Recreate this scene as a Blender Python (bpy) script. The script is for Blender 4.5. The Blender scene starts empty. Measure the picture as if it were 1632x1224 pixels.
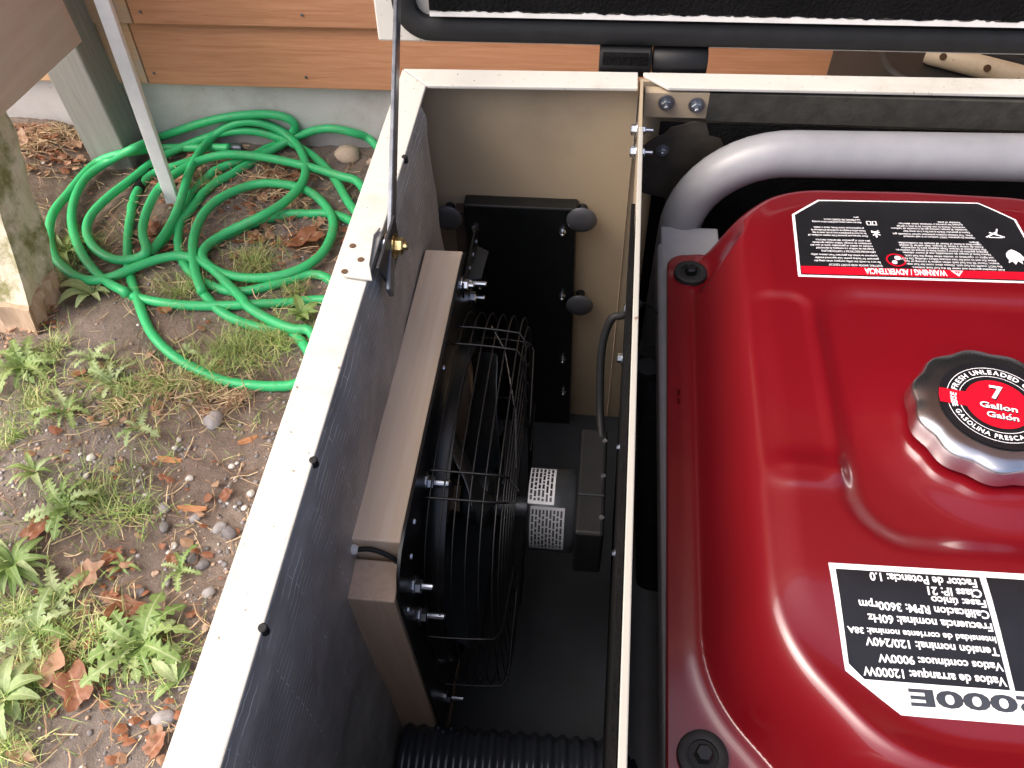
import bpy, math, random
from mathutils import Vector, Matrix, noise
random.seed(7)
S = bpy.context.scene
COL = S.collection
PI = math.pi
R = math.radians

# ------------------------------------------------------------------ camera
CAMZ, F = 1.05, 1287.0
p_, y_, r_ = R(50.5), R(8.3), R(-2.9)
fh = Vector((-math.sin(y_), math.cos(y_), 0)); rt0 = Vector((math.cos(y_), math.sin(y_), 0)); up0 = Vector((0, 0, 1))
fwd = math.cos(p_) * fh - math.sin(p_) * up0
dn0 = -math.sin(p_) * fh - math.cos(p_) * up0
rt = math.cos(r_) * rt0 - math.sin(r_) * dn0
dn = math.sin(r_) * rt0 + math.cos(r_) * dn0
CLOC = Vector((0, 0, CAMZ))
cam = bpy.data.cameras.new('camera'); camo = bpy.data.objects.new('camera', cam); COL.objects.link(camo)
m = Matrix.Identity(4)
for i in range(3):
    m[i][0] = rt[i]; m[i][1] = -dn[i]; m[i][2] = -fwd[i]; m[i][3] = CLOC[i]
camo.matrix_world = m
cam.sensor_width = 36; cam.lens = F / 1632 * 36; cam.clip_start = 0.02; cam.clip_end = 500
S.camera = camo

def at(u, v, ax, val):
    """photo pixel -> point on the plane x, y or z = val"""
    d = rt * ((u - 816) / F) + dn * ((v - 612) / F) + fwd
    i = 'xyz'.index(ax)
    return CLOC + d * ((val - CLOC[i]) / d[i])

# ------------------------------------------------------------------ light: bright overcast
SUN_EL, SUN_AZ = R(52), R(254)        # soft light from the open side at the left
w = bpy.data.worlds.new('World'); S.world = w; w.use_nodes = True
nt = w.node_tree; nt.nodes.clear()
sky = nt.nodes.new('ShaderNodeTexSky'); sky.sky_type = 'NISHITA'; sky.sun_disc = False
sky.sun_elevation = SUN_EL; sky.sun_rotation = SUN_AZ
sky.air_density = 0.55; sky.dust_density = 7.0; sky.ozone_density = 0.6
bg = nt.nodes.new('ShaderNodeBackground'); bg.inputs[1].default_value = 0.15
wo = nt.nodes.new('ShaderNodeOutputWorld')
nt.links.new(sky.outputs[0], bg.inputs[0]); nt.links.new(bg.outputs[0], wo.inputs[0])
sl = bpy.data.lights.new('sun', 'SUN'); sl.energy = 0.5; sl.angle = R(70); sl.color = (1, .97, .92)
so = bpy.data.objects.new('sun', sl); COL.objects.link(so)
sd = Vector((math.sin(SUN_AZ) * math.cos(SUN_EL), math.cos(SUN_AZ) * math.cos(SUN_EL), math.sin(SUN_EL)))
so.rotation_euler = sd.to_track_quat('Z', 'Y').to_euler(); so.location = (-1, -2, 4)
S.view_settings.view_transform = 'Standard'; S.view_settings.look = 'None'
S.view_settings.exposure = 1.3; S.view_settings.gamma = 1

# ------------------------------------------------------------------ materials
def new_mat(name):
    mt = bpy.data.materials.new(name); mt.use_nodes = True
    n = mt.node_tree; b = n.nodes['Principled BSDF']
    return mt, n, b
def coords(n, kind='Object', scale=(1, 1, 1), rot=(0, 0, 0)):
    tc = n.nodes.new('ShaderNodeTexCoord'); mp = n.nodes.new('ShaderNodeMapping')
    mp.inputs['Scale'].default_value = scale; mp.inputs['Rotation'].default_value = rot
    n.links.new(tc.outputs[kind], mp.inputs[0]); return mp.outputs[0]
def noi(n, vec, scale, detail=4, rough=.55, dist=0):
    t = n.nodes.new('ShaderNodeTexNoise'); t.inputs['Scale'].default_value = scale
    t.inputs['Detail'].default_value = detail; t.inputs['Roughness'].default_value = rough
    t.inputs['Distortion'].default_value = dist
    if vec is not None: n.links.new(vec, t.inputs['Vector'])
    return t.outputs['Fac']
def ramp(n, fac, stops):
    r = n.nodes.new('ShaderNodeValToRGB'); e = r.color_ramp.elements
    while len(e) < len(stops): e.new(.5)
    for k, (pos, c) in enumerate(stops):
        e[k].position = pos; e[k].color = (*c, 1) if len(c) == 3 else c
    n.links.new(fac, r.inputs[0]); return r.outputs[0]
def mixc(n, fac, a, b, mode='MIX'):
    x = n.nodes.new('ShaderNodeMix'); x.data_type = 'RGBA'; x.blend_type = mode
    if isinstance(fac, float): x.inputs[0].default_value = fac
    else: n.links.new(fac, x.inputs[0])
    for k, v in ((6, a), (7, b)):
        if isinstance(v, tuple): x.inputs[k].default_value = (*v, 1)
        else: n.links.new(v, x.inputs[k])
    return x.outputs[2]
def bump(n, b, h, strength=.3, dist=.002):
    bp = n.nodes.new('ShaderNodeBump'); bp.inputs['Strength'].default_value = strength; bp.inputs['Distance'].default_value = dist
    n.links.new(h, bp.inputs['Height']); n.links.new(bp.outputs[0], b.inputs['Normal'])
def mat(name, col, rough=.5, metal=0, var=.12, vs=40, bmp=0, bs=200, coat=0, coatr=.05, spec=.5, bd=.001):
    mt, n, b = new_mat(name)
    v = coords(n)
    a = tuple(max(0, c * (1 - var)) for c in col); d = tuple(min(1, c * (1 + var)) for c in col)
    n.links.new(ramp(n, noi(n, v, vs, 5), [(.3, a), (.7, d)]), b.inputs['Base Color'])
    b.inputs['Roughness'].default_value = rough; b.inputs['Metallic'].default_value = metal
    b.inputs['Coat Weight'].default_value = coat; b.inputs['Coat Roughness'].default_value = coatr
    b.inputs['Specular IOR Level'].default_value = spec
    if bmp: bump(n, b, noi(n, v, bs, 4), bmp, bd)
    return mt
def dirty(name, col, dirt, rough=.4, ds=25, amount=.5, speck=True, bmp=.05):
    mt, n, b = new_mat(name); v = coords(n)
    f = ramp(n, noi(n, v, ds, 8, .7), [(amount, (0, 0, 0)), (amount + .25, (1, 1, 1))])
    c = mixc(n, f, col, tuple(x * .5 + y * .5 for x, y in zip(col, dirt)))
    if speck:
        s = ramp(n, noi(n, v, 190, 2, .5), [(.70, (0, 0, 0)), (.74, (1, 1, 1))])
        c = mixc(n, s, c, dirt)
    n.links.new(c, b.inputs['Base Color'])
    b.inputs['Roughness'].default_value = rough
    bump(n, b, noi(n, v, 120, 5), bmp, .001)
    return mt
def wood(name, c1, c2, axis='x', scale=1.0, rough=.7, bmp=.25, knots=False, c3=None):
    mt, n, b = new_mat(name)
    sc = {'x': (2.2, 45, 45), 'y': (45, 2.2, 45), 'z': (45, 45, 2.2)}[axis]
    v = coords(n, 'Object', tuple(s * scale for s in sc))
    g = noi(n, v, 2.4, 8, .65, .6)
    c = ramp(n, g, [(.28, c1), (.72, c2)])
    v2 = coords(n)
    if c3: c = mixc(n, ramp(n, noi(n, v2, 14, 6, .7), [(.45, (0, 0, 0)), (.62, (1, 1, 1))]), c, c3)
    oi = n.nodes.new('ShaderNodeObjectInfo')
    hv = n.nodes.new('ShaderNodeHueSaturation'); mr = n.nodes.new('ShaderNodeMapRange')
    mr.inputs[3].default_value = .86; mr.inputs[4].default_value = 1.12
    n.links.new(oi.outputs['Random'], mr.inputs[0]); n.links.new(mr.outputs[0], hv.inputs['Value']); n.links.new(c, hv.inputs['Color'])
    n.links.new(hv.outputs[0], b.inputs['Base Color']); b.inputs['Roughness'].default_value = rough
    bump(n, b, g, bmp, .002)
    return mt

M = {}
M['cream'] = dirty('cream_enamel', (.53, .52, .475), (.22, .18, .13), .42, 11, .50)
M['beige'] = dirty('beige_primer', (.36, .29, .20), (.20, .16, .11), .55, 6, .52, False)
M['foam'] = mat('black_foam', (.0045, .0045, .005), .95, bmp=.8, bs=260, var=.4, vs=20, bd=.003, spec=.12)
M['gasket'] = mat('black_rubber', (.012, .0125, .0135), .6, var=.25, bmp=.1, spec=.3)
M['blackmetal'] = mat('black_painted_metal', (.006, .007, .0075), .3, var=.3, vs=60, bmp=.06, bs=300)
M['blackmatt'] = mat('black_plastic', (.007, .007, .008), .55, var=.25, spec=.35)
M['gunmetal'] = mat('dull_dark_steel', (.055, .062, .070), .42, .6, var=.25)
M['steelbar'] = mat('worn_steel', (.20, .22, .25), .38, .85, var=.25, vs=90, bmp=.1)
M['guardwire'] = mat('black_wire', (.009, .009, .010), .4, 0, var=.2)
M['zinc'] = mat('zinc_plated', (.62, .66, .72), .25, 1.0, var=.1)
M['brass'] = mat('yellow_zinc', (.72, .56, .26), .28, 1.0, var=.15)
M['chrome'] = mat('polished_aluminium', (.66, .66, .68), .25, 1.0, var=.06)
M['gentube'] = mat('grey_blue_enamel', (.235, .238, .255), .42, 0, var=.08, coat=.1)
M['white_print'] = mat('white_print', (.80, .80, .82), .45, var=.02)
M['black_print'] = mat('black_label', (.010, .010, .012), .3, var=.2, coat=.15, coatr=.12)
M['red_print'] = mat('red_label', (.62, .004, .018), .35, var=.04, coat=.3)
M['hose'] = dirty('green_vinyl', (.040, .50, .175), (.14, .22, .10), .42, 22, .50, False)
M['concrete'] = dirty('poured_concrete', (.58, .57, .55), (.30, .27, .23), .85, 7, .45, bmp=.4)
M['siding'] = wood('stained_cedar', (.44, .195, .095), (.62, .315, .17), 'x', 1.3, .66, .5)
M['siding_pale'] = wood('bare_cedar', (.50, .29, .15), (.64, .42, .25), 'x', 1.1, .7, .3, c3=(.46, .36, .28))
M['pine'] = wood('pine_lumber', (.84, .62, .43), (.94, .76, .57), 'y', 1.0, .65, .15)
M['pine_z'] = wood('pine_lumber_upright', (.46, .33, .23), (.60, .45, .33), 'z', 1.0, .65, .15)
M['skirt'] = wood('weathered_brown_plywood', (.66, .50, .41), (.76, .61, .53), 'y', .5, .8, .2, c3=(.70, .57, .50))
M['greywood'] = wood('weathered_grey_wood', (.24, .235, .215), (.37, .36, .33), 'z', .9, .85, .4)
M['mossy'] = wood('rotting_mossy_wood', (.58, .51, .39), (.80, .74, .60), 'z', .7, .9, .6, c3=(.24, .24, .10))
M['rot'] = wood('rotten_wood', (.34, .24, .16), (.52, .39, .28), 'z', .8, .95, .9)
M['stake'] = mat('white_painted_stake', (.90, .90, .90), .5, var=.06)
M['steam'] = mat('dark_grey_plastic', (.022, .022, .021), .55, var=.2)
M['ivory'] = dirty('ivory_pipe', (.66, .58, .42), (.30, .24, .15), .5, 30, .5)
M['hole'] = mat('rusty_hole', (.09, .05, .025), .9)
M['foil'] = mat('crumpled_foil', (.75, .77, .80), .22, 1.0, var=.1, bmp=1.0, bs=60, bd=.01)
M['softwhite'] = mat('torn_white_backing', (.66, .66, .63), .8, var=.1)
M['soffit'] = wood('eave_boards', (.30, .17, .10), (.40, .24, .15), 'x', .8, .8, .2)
M['nylon'] = mat('white_nylon', (.75, .74, .72), .5, var=.05)

# red tank: metallic-free candy enamel under clear coat
mt, n, b = new_mat('red_enamel'); v = coords(n)
n.links.new(ramp(n, noi(n, v, 5, 2), [(.3, (.125, .0011, .0045)), (.7, (.15, .0013, .0055))]), b.inputs['Base Color'])
b.inputs['Roughness'].default_value = .34; b.inputs['Coat Weight'].default_value = 1; b.inputs['Coat Roughness'].default_value = .035
bump(n, b, noi(n, v, 38, 3), .03, .002)
rg_ = n.nodes.new('ShaderNodeMapRange'); rg_.inputs[1].default_value = .35; rg_.inputs[2].default_value = .75; rg_.inputs[3].default_value = .045; rg_.inputs[4].default_value = .16
n.links.new(noi(n, v, 22, 8, .7), rg_.inputs[0]); n.links.new(rg_.outputs[0], b.inputs['Coat Roughness'])
M['red'] = mt
# reflective bubble insulation in mottled grey: thin seams, dull metal
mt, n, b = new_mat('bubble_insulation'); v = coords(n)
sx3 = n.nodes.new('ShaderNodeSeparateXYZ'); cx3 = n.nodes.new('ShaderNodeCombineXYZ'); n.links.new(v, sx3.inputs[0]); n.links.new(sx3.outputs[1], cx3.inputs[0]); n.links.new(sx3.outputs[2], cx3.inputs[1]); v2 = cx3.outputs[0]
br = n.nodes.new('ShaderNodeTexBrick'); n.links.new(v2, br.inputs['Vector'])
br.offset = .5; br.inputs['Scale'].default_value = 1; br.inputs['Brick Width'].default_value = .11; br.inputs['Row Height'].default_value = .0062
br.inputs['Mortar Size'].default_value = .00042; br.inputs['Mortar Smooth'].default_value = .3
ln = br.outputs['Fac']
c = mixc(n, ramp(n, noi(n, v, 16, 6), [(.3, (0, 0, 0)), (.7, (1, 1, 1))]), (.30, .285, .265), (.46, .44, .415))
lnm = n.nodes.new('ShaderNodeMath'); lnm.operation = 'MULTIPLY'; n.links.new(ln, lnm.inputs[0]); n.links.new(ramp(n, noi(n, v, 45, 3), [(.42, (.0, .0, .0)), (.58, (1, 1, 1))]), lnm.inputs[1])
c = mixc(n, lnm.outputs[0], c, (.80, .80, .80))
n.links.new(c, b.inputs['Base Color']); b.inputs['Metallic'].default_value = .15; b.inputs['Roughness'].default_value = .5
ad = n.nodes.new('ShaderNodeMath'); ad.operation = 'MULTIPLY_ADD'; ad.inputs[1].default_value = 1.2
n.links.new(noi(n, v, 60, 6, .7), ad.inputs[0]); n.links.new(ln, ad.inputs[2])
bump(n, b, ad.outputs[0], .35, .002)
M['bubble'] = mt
# soil
mt, n, b = new_mat('soil'); v = coords(n)
c = ramp(n, noi(n, v, 9, 12, .72), [(.32, (.14, .105, .083)), (.50, (.285, .22, .175)), (.68, (.44, .36, .295))])
c = mixc(n, ramp(n, noi(n, v, 2.6, 5), [(.45, (0, 0, 0)), (.65, (1, 1, 1))]), c, (.27, .235, .21), 'MIX')
vo = n.nodes.new('ShaderNodeTexVoronoi'); vo.inputs['Scale'].default_value = 150; n.links.new(v, vo.inputs['Vector'])
c = mixc(n, ramp(n, vo.outputs['Distance'], [(.12, (1, 1, 1)), (.2, (0, 0, 0))]), c, (.42, .37, .32))
n.links.new(c, b.inputs['Base Color']); b.inputs['Roughness'].default_value = .95
bump(n, b, noi(n, v, 70, 12, .8), 1.0, .012)
M['soil'] = mt
def leafmat(name, c1, c2, rib, vs=60):
    mt, n, b = new_mat(name); g = coords(n, 'Generated')
    sx = n.nodes.new('ShaderNodeSeparateXYZ'); n.links.new(g, sx.inputs[0])
    oi = n.nodes.new('ShaderNodeObjectInfo')
    c = mixc(n, oi.outputs['Random'], c1, c2)
    ng = noi(n, g, 9, 5)
    c = mixc(n, ramp(n, ng, [(.35, (0, 0, 0)), (.75, (.6, .6, .6))]), c, tuple(x * .6 for x in c1))
    mm = n.nodes.new('ShaderNodeMath'); mm.operation = 'SUBTRACT'; mm.inputs[1].default_value = .5; n.links.new(sx.outputs[1], mm.inputs[0])
    ab = n.nodes.new('ShaderNodeMath'); ab.operation = 'ABSOLUTE'; n.links.new(mm.outputs[0], ab.inputs[0])
    c = mixc(n, ramp(n, ab.outputs[0], [(.015, (.7, .7, .7)), (.045, (0, 0, 0))]), c, rib)
    n.links.new(c, b.inputs['Base Color']); b.inputs['Roughness'].default_value = .55
    b.inputs['Subsurface Weight'].default_value = 0.0
    tr = n.nodes.new('ShaderNodeBsdfTranslucent'); ms = n.nodes.new('ShaderNodeMixShader'); ms.inputs[0].default_value = .28
    n.links.new(c, tr.inputs[0]); n.links.new(b.outputs[0], ms.inputs[1]); n.links.new(tr.outputs[0], ms.inputs[2])
    n.links.new(ms.outputs[0], n.nodes['Material Output'].inputs[0])
    return mt
M['leaf'] = leafmat('weed_leaf', (.20, .34, .085), (.36, .48, .17), (.48, .56, .30))
M['leaf_pale'] = leafmat('pale_weed_leaf', (.32, .45, .18), (.46, .56, .27), (.55, .62, .38))
M['dead'] = leafmat('dead_leaf', (.30, .115, .055), (.40, .19, .10), (.46, .28, .17))
M['deadpale'] = leafmat('dead_leaf_pale', (.44, .25, .15), (.50, .33, .21), (.40, .26, .17))
M['grass'] = mat('grass_blade', (.24, .36, .09), .6, var=.35, vs=12)
M['grass_pale'] = mat('grass_blade_pale', (.48, .50, .20), .6, var=.25, vs=12)
M['straw'] = mat('dry_straw', (.58, .45, .27), .8, var=.3, vs=15)
M['needle'] = mat('brown_needles', (.32, .20, .12), .85, var=.35, vs=15)
M['peb_grey'] = mat('grey_pebble', (.30, .285, .28), .8, var=.3, vs=25, bmp=.3, bs=90)
M['peb_dark'] = mat('dark_pebble', (.18, .17, .17), .8, var=.3, vs=25, bmp=.3, bs=90)
M['peb_white'] = mat('white_pebble', (.62, .60, .56), .75, var=.15, vs=25, bmp=.2, bs=90)
M['peb_brown'] = mat('brown_pebble', (.40, .29, .21), .85, var=.25, vs=25, bmp=.3, bs=90)
M['rock_beige'] = mat('beige_rock', (.52, .42, .32), .85, var=.25, vs=20, bmp=.5, bs=60)

# ------------------------------------------------------------------ mesh helpers
class MB:
    def __init__(s): s.v = []; s.f = []; s.mi = []; s.cm = 0
    def add(s, vs, fs):
        o = len(s.v); s.v += [tuple(x) for x in vs]; s.f += [tuple(i + o for i in f) for f in fs]; s.mi += [s.cm] * len(fs); return s
    def box(s, a, b, T=None):
        (x0, y0, z0), (x1, y1, z1) = a, b
        vs = [Vector(p) for p in ((x0, y0, z0), (x1, y0, z0), (x1, y1, z0), (x0, y1, z0), (x0, y0, z1), (x1, y0, z1), (x1, y1, z1), (x0, y1, z1))]
        if T: vs = [T @ q for q in vs]
        return s.add(vs, [(0, 3, 2, 1), (4, 5, 6, 7), (0, 1, 5, 4), (1, 2, 6, 5), (2, 3, 7, 6), (3, 0, 4, 7)])
    def hexa(s, q):   # eight corner points: bottom ring, top ring
        return s.add(q, [(0, 3, 2, 1), (4, 5, 6, 7), (0, 1, 5, 4), (1, 2, 6, 5), (2, 3, 7, 6), (3, 0, 4, 7)])
    def prism(s, ring, d):   # ring of points swept by vector d
        ring = [Vector(q) for q in ring]; n = len(ring); d = Vector(d)
        return s.add(ring + [q + d for q in ring], [tuple(range(n - 1, -1, -1)), tuple(range(n, 2 * n))] + [(i, (i + 1) % n, n + (i + 1) % n, n + i) for i in range(n)])
    def tube(s, pts, r, n=10, cap=True, closed=False):
        pts = [Vector(q) for q in pts]; L = len(pts)
        rr = r if isinstance(r, (list, tuple)) else [r] * L
        t0 = (pts[1] - pts[0]).normalized(); nrm = t0.orthogonal().normalized(); rings = []; vs = []
        for i, q in enumerate(pts):
            a = pts[i - 1] if (i or closed) else q; c = pts[(i + 1) % L] if (i < L - 1 or closed) else q
            t = (c - a).normalized()
            nrm = (nrm - t * nrm.dot(t))
            nrm = nrm.normalized() if nrm.length > 1e-6 else t.orthogonal().normalized()
            bb = t.cross(nrm)
            vs += [q + (nrm * math.cos(2 * PI * k / n) + bb * math.sin(2 * PI * k / n)) * rr[i] for k in range(n)]
        fs = []
        for i in range(L if closed else L - 1):
            j = (i + 1) % L
            for k in range(n):
                k2 = (k + 1) % n
                fs.append((i * n + k, i * n + k2, j * n + k2, j * n + k))
        if cap and not closed:
            fs.append(tuple(range(n - 1, -1, -1))); fs.append(tuple((L - 1) * n + k for k in range(n)))
        return s.add(vs, fs)
    def lathe(s, prof, o, ax, n=24, cap=True, scal=None):   # prof = [(radius, along)]
        o = Vector(o); ax = Vector(ax).normalized(); a = ax.orthogonal().normalized()
        if abs(ax.z) > .9: a = Vector((1, 0, 0))
        b_ = ax.cross(a); vs = []
        for (r, h) in prof:
            for k in range(n):
                th = 2 * PI * k / n; q = r * (scal(th, r, h) if scal else 1)
                vs.append(o + ax * h + (a * math.cos(th) + b_ * math.sin(th)) * q)
        fs = []
        for i in range(len(prof) - 1):
            for k in range(n):
                k2 = (k + 1) % n; fs.append((i * n + k, i * n + k2, (i + 1) * n + k2, (i + 1) * n + k))
        if cap:
            if prof[0][0] > 1e-5: fs.append(tuple(range(n - 1, -1, -1)))
            if prof[-1][0] > 1e-5: fs.append(tuple((len(prof) - 1) * n + k for k in range(n)))
        return s.add(vs, fs)
    def grid(s, fn, nu, nv):
        vs = [fn(i / nu, j / nv) for j in range(nv + 1) for i in range(nu + 1)]
        return s.add(vs, [(j * (nu + 1) + i, j * (nu + 1) + i + 1, (j + 1) * (nu + 1) + i + 1, (j + 1) * (nu + 1) + i) for j in range(nv) for i in range(nu)])
    def mesh(s, name, mats):
        me = bpy.data.meshes.new(name); me.from_pydata(s.v, [], s.f)
        if not isinstance(mats, (list, tuple)): mats = [mats]
        for k in mats: me.materials.append(M[k] if isinstance(k, str) else k)
        if len(mats) > 1: me.polygons.foreach_set('material_index', s.mi)
        me.update(); return me
    def build(s, name, mats, parent=None, smooth=False, bevel=0, seg=2, angle=40, solid=0):
        me = s.mesh(name, mats)
        o = bpy.data.objects.new(name, me); COL.objects.link(o)
        if parent: o.parent = parent; o.matrix_parent_inverse = parent.matrix_world.inverted()
        if solid:
            sm = o.modifiers.new('thickness', 'SOLIDIFY'); sm.thickness = solid; sm.offset = -1
        if bevel:
            bm_ = o.modifiers.new('bevel', 'BEVEL'); bm_.width = bevel; bm_.segments = seg; bm_.limit_method = 'ANGLE'; bm_.angle_limit = R(35)
        if smooth:
            me.polygons.foreach_set('use_smooth', [True] * len(me.polygons))
            if angle < 180: 
                try: me.set_sharp_from_angle(angle=R(angle))
                except Exception: pass
        return o
def tag(o, label=None, cat=None, group=None, kind=None):
    if label: o['label'] = label
    if cat: o['category'] = cat
    if group: o['group'] = group
    if kind: o['kind'] = kind
    return o
def empty(name, loc, label=None, cat=None, group=None, rot=None):
    o = bpy.data.objects.new(name, None); COL.objects.link(o); o.empty_display_size = .05
    mw = Matrix.Translation(Vector(loc))
    if rot: mw = mw @ rot
    o.matrix_world = mw
    bpy.context.view_layer.update()
    return tag(o, label, cat, group)
def smooth01(t):
    t = min(1, max(0, t)); return t * t * (3 - 2 * t)
def spline(pts, per=8):
    pts = [Vector(q) for q in pts]; out = []
    for i in range(len(pts) - 1):
        p0 = pts[max(i - 1, 0)]; p1 = pts[i]; p2 = pts[i + 1]; p3 = pts[min(i + 2, len(pts) - 1)]
        for k in range(per):
            t = k / per
            out.append(.5 * ((2 * p1) + (p2 - p0) * t + (2 * p0 - 5 * p1 + 4 * p2 - p3) * t * t + (3 * p1 - p0 - 3 * p2 + p3) * t ** 3))
    return out + [pts[-1]]
def fbm(x, y, z, oc=4):
    return noise.fractal(Vector((x, y, z)), 1.0, 2.0, oc)
def bolt_mb(p, d, r, head=.5, shank=0, washer=True, back=None):
    """hex nut on the p side of a panel, pointing along d, with a threaded tip"""
    b = MB(); p = Vector(p); d = Vector(d).normalized()
    if washer: b.lathe([(r * 1.45, 0), (r * 1.45, r * .22)], p, d, 16)
    b.lathe([(r * .92, r * .22), (r, r * .32), (r, r * 1.0), (r * .8, r * 1.15)], p, d, 6)
    if shank: b.lathe([(r * .48, r), (r * .48, r + shank), (r * .36, r + shank + r * .15)], p, d, 10)
    return b
def bolt(parent, p, d, r, matname='zinc', shank=0, name='bolt'):
    return bolt_mb(p, d, r, shank=shank).build(name, matname, parent)
def text_mesh(txt, size=1.0, bold=0.0, spacing=1.0, align='LEFT', shear=0):
    cu = bpy.data.curves.new('t', 'FONT'); cu.body = txt; cu.size = size; cu.offset = bold; cu.space_character = spacing
    cu.align_x = align; cu.shear = shear; cu.resolution_u = 3
    o = bpy.data.objects.new('t', cu); COL.objects.link(o)
    dg = bpy.context.evaluated_depsgraph_get(); ev = o.evaluated_get(dg); me = ev.to_mesh()
    vs = [v.co.copy() for v in me.vertices]; fs = [tuple(q.vertices) for q in me.polygons]
    ev.to_mesh_clear(); bpy.data.objects.remove(o); bpy.data.curves.remove(cu)
    return vs, fs
def fit_text(b, txt, fn, bold=.02, spacing=1.0, width=None, height=1.0):
    """text in unit cap height, mapped through fn(u, v) -> point; u runs 0..width (in cap heights), stretched when width is given"""
    vs, fs = text_mesh(txt, 1.0, bold, spacing)
    if not vs: return
    x0 = min(v.x for v in vs); x1 = max(v.x for v in vs); cap = .70
    k = (width / (x1 - x0)) if width else 1 / cap
    b.add([fn((v.x - x0) * k, v.y / cap * height) for v in vs], fs)

# ------------------------------------------------------------------ ground
G = -0.05
WALLY = 1.58
def gz(x, y):
    z = G + .010 * fbm(x * 2.2, y * 2.2, 0) + .005 * fbm(x * 9, y * 9, 3) + .0040 * fbm(x * 34, y * 34, 7, 3) + .0018 * fbm(x * 95, y * 95, 2, 2)
    z += .05 * smooth01((-1.12 - x) / .2) * smooth01((y - 1.05) / .3) * (0 if y > WALLY else 1)
    if abs(x) > 4 or abs(y) > 4: z = G
    return z
def axis_steps(lo, hi, step, far):
    a = []; q = lo
    while q < hi: a.append(q); q += step
    a.append(hi); d = step; q = hi
    while q < far: d *= 1.5; q += d; a.append(q)
    d = step; q = lo
    while q > -far: d *= 1.5; q -= d; a.insert(0, q)
    return a
xs = axis_steps(-1.4, -.2, .006, 60); ys = axis_steps(0, 1.6, .006, 60)
b = MB(); b.add([(x, y, gz(x, y)) for y in ys for x in xs],
                [(j * len(xs) + i, j * len(xs) + i + 1, (j + 1) * len(xs) + i + 1, (j + 1) * len(xs) + i) for j in range(len(ys) - 1) for i in range(len(xs) - 1)])
tag(b.build('ground', 'soil', None, True, angle=180), kind='structure')

# ------------------------------------------------------------------ house
house = empty('house', (0, WALLY, G), 'house wall of orange cedar siding above a grey concrete foundation', 'house')
bf = MB().box((-3.2, WALLY, G - .2), (3.2, WALLY + .2, .13)); bf.build('foundation', 'concrete', house, bevel=.004)
SY = WALLY - .010
z0 = .112; row = .137; k = 0
while z0 < 2.2:
    def board(xa, xb, mname, dz=0):
        b = MB(); t0, t1 = .022, .006
        b.hexa([(xa, SY - t0 + .014, z0 + dz), (xb, SY - t0 + .014, z0 + dz), (xb, SY + .03, z0 + dz), (xa, SY + .03, z0 + dz),
                (xa, SY + .006, z0 + row + .012), (xb, SY + .006, z0 + row + .012), (xb, SY + .03, z0 + row + .012), (xa, SY + .03, z0 + row + .012)])
        b.build('siding_board', mname, house, bevel=.002)
    j = -1.01 if k < 1 else (-.99 if k % 2 else -1.05)
    board(-3.2, j - .0015, 'siding_pale' if k < 2 else 'siding'); board(j + .0015, .95 + .3 * (k % 2), 'siding'); board(.953 + .3 * (k % 2), 3.2, 'siding')
    for nx in (-1.28, -.965, -.62, -.25, .30, .72):
        nd = MB().lathe([(.0032, 0), (.0030, .0012), (.0016, .0016)], (nx + .012 * ((k * 7) % 5 - 2), SY - .0068, z0 + .026), (0, -1, 0), 10)
        if k < 4: nd.build('nail_head', 'steelbar', house)
    z0 += row; k += 1
MB().box((-3.2, WALLY + .022, .13), (3.2, WALLY + .2, 2.5)).build('wall', 'siding', house)
for i in range(6):
    y1 = WALLY - .006 - i * .09
    MB().box((-3.4, y1 - .088, 2.36), (3.4, y1, 2.385)).build('soffit_board', 'soffit', house)
MB().box((-3.4, WALLY - .575, 2.30), (3.4, WALLY - .55, 2.48)).build('fascia', 'siding', house)
MB().hexa([(-3.4, WALLY - .62, 2.49), (3.4, WALLY - .62, 2.49), (3.4, WALLY + 2.2, 3.7), (-3.4, WALLY + 2.2, 3.7), (-3.4, WALLY - .62, 2.52), (3.4, WALLY - .62, 2.52), (3.4, WALLY + 2.2, 3.74), (-3.4, WALLY + 2.2, 3.74)]).build('roof', 'steam', house)

# porch skirt, posts and stake at the left
sk = MB(); X = -1.05
sk.prism([(X, 1.462, .262), (X, 1.455, .60), (X, .35, .60), (X, .35, .30), (X, 1.16, .283)], (-.022, 0, 0))
tag(sk.build('porch_skirt', 'skirt', None, bevel=.002), 'brown plywood porch skirt in the upper left corner', 'panel')
gp = MB().box((-1.175, 1.476, G - .03), (-1.08, 1.566, .60))
tag(gp.build('grey_post', 'greywood', None, bevel=.004), 'weathered grey post standing against the house foundation', 'post')
mp = empty('rotten_post', (-1.10, 1.0, G), 'pale mossy wooden post with a rotten base at the left edge', 'post')
def rough_post(x0, x1, y0, y1, za, zb, lean, amp, sd):
    b = MB(); n = 8
    per = []
    for (ax, ay, bx, by) in ((x0, y0, x1, y0), (x1, y0, x1, y1), (x1, y1, x0, y1), (x0, y1, x0, y0)):
        per += [(ax + (bx - ax) * t / n, ay + (by - ay) * t / n) for t in range(n)]
    L = len(per); nz = 34; vs = []
    for j in range(nz + 1):
        z = za + (zb - za) * j / nz
        for (x, y) in per:
            e = amp * fbm(x * 40, y * 40, z * 9 + sd, 4)
            cx, cy = (x0 + x1) / 2, (y0 + y1) / 2
            k = 1 + e / .05
            vs.append((cx + (x - cx) * k - .05 * (z - G), cy + (y - cy) * k + lean * (z - G), z))
    fs = [(j * L + i, j * L + (i + 1) % L, (j + 1) * L + (i + 1) % L, (j + 1) * L + i) for j in range(nz) for i in range(L)]
    fs += [tuple(range(L - 1, -1, -1)), tuple(nz * L + i for i in range(L))]
    return b.add(vs, fs)
rough_post(-1.17, -1.048, .945, 1.05, .0, .290, .48, .007, 1).build('post_shaft', 'mossy', mp, True, angle=35)
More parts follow.
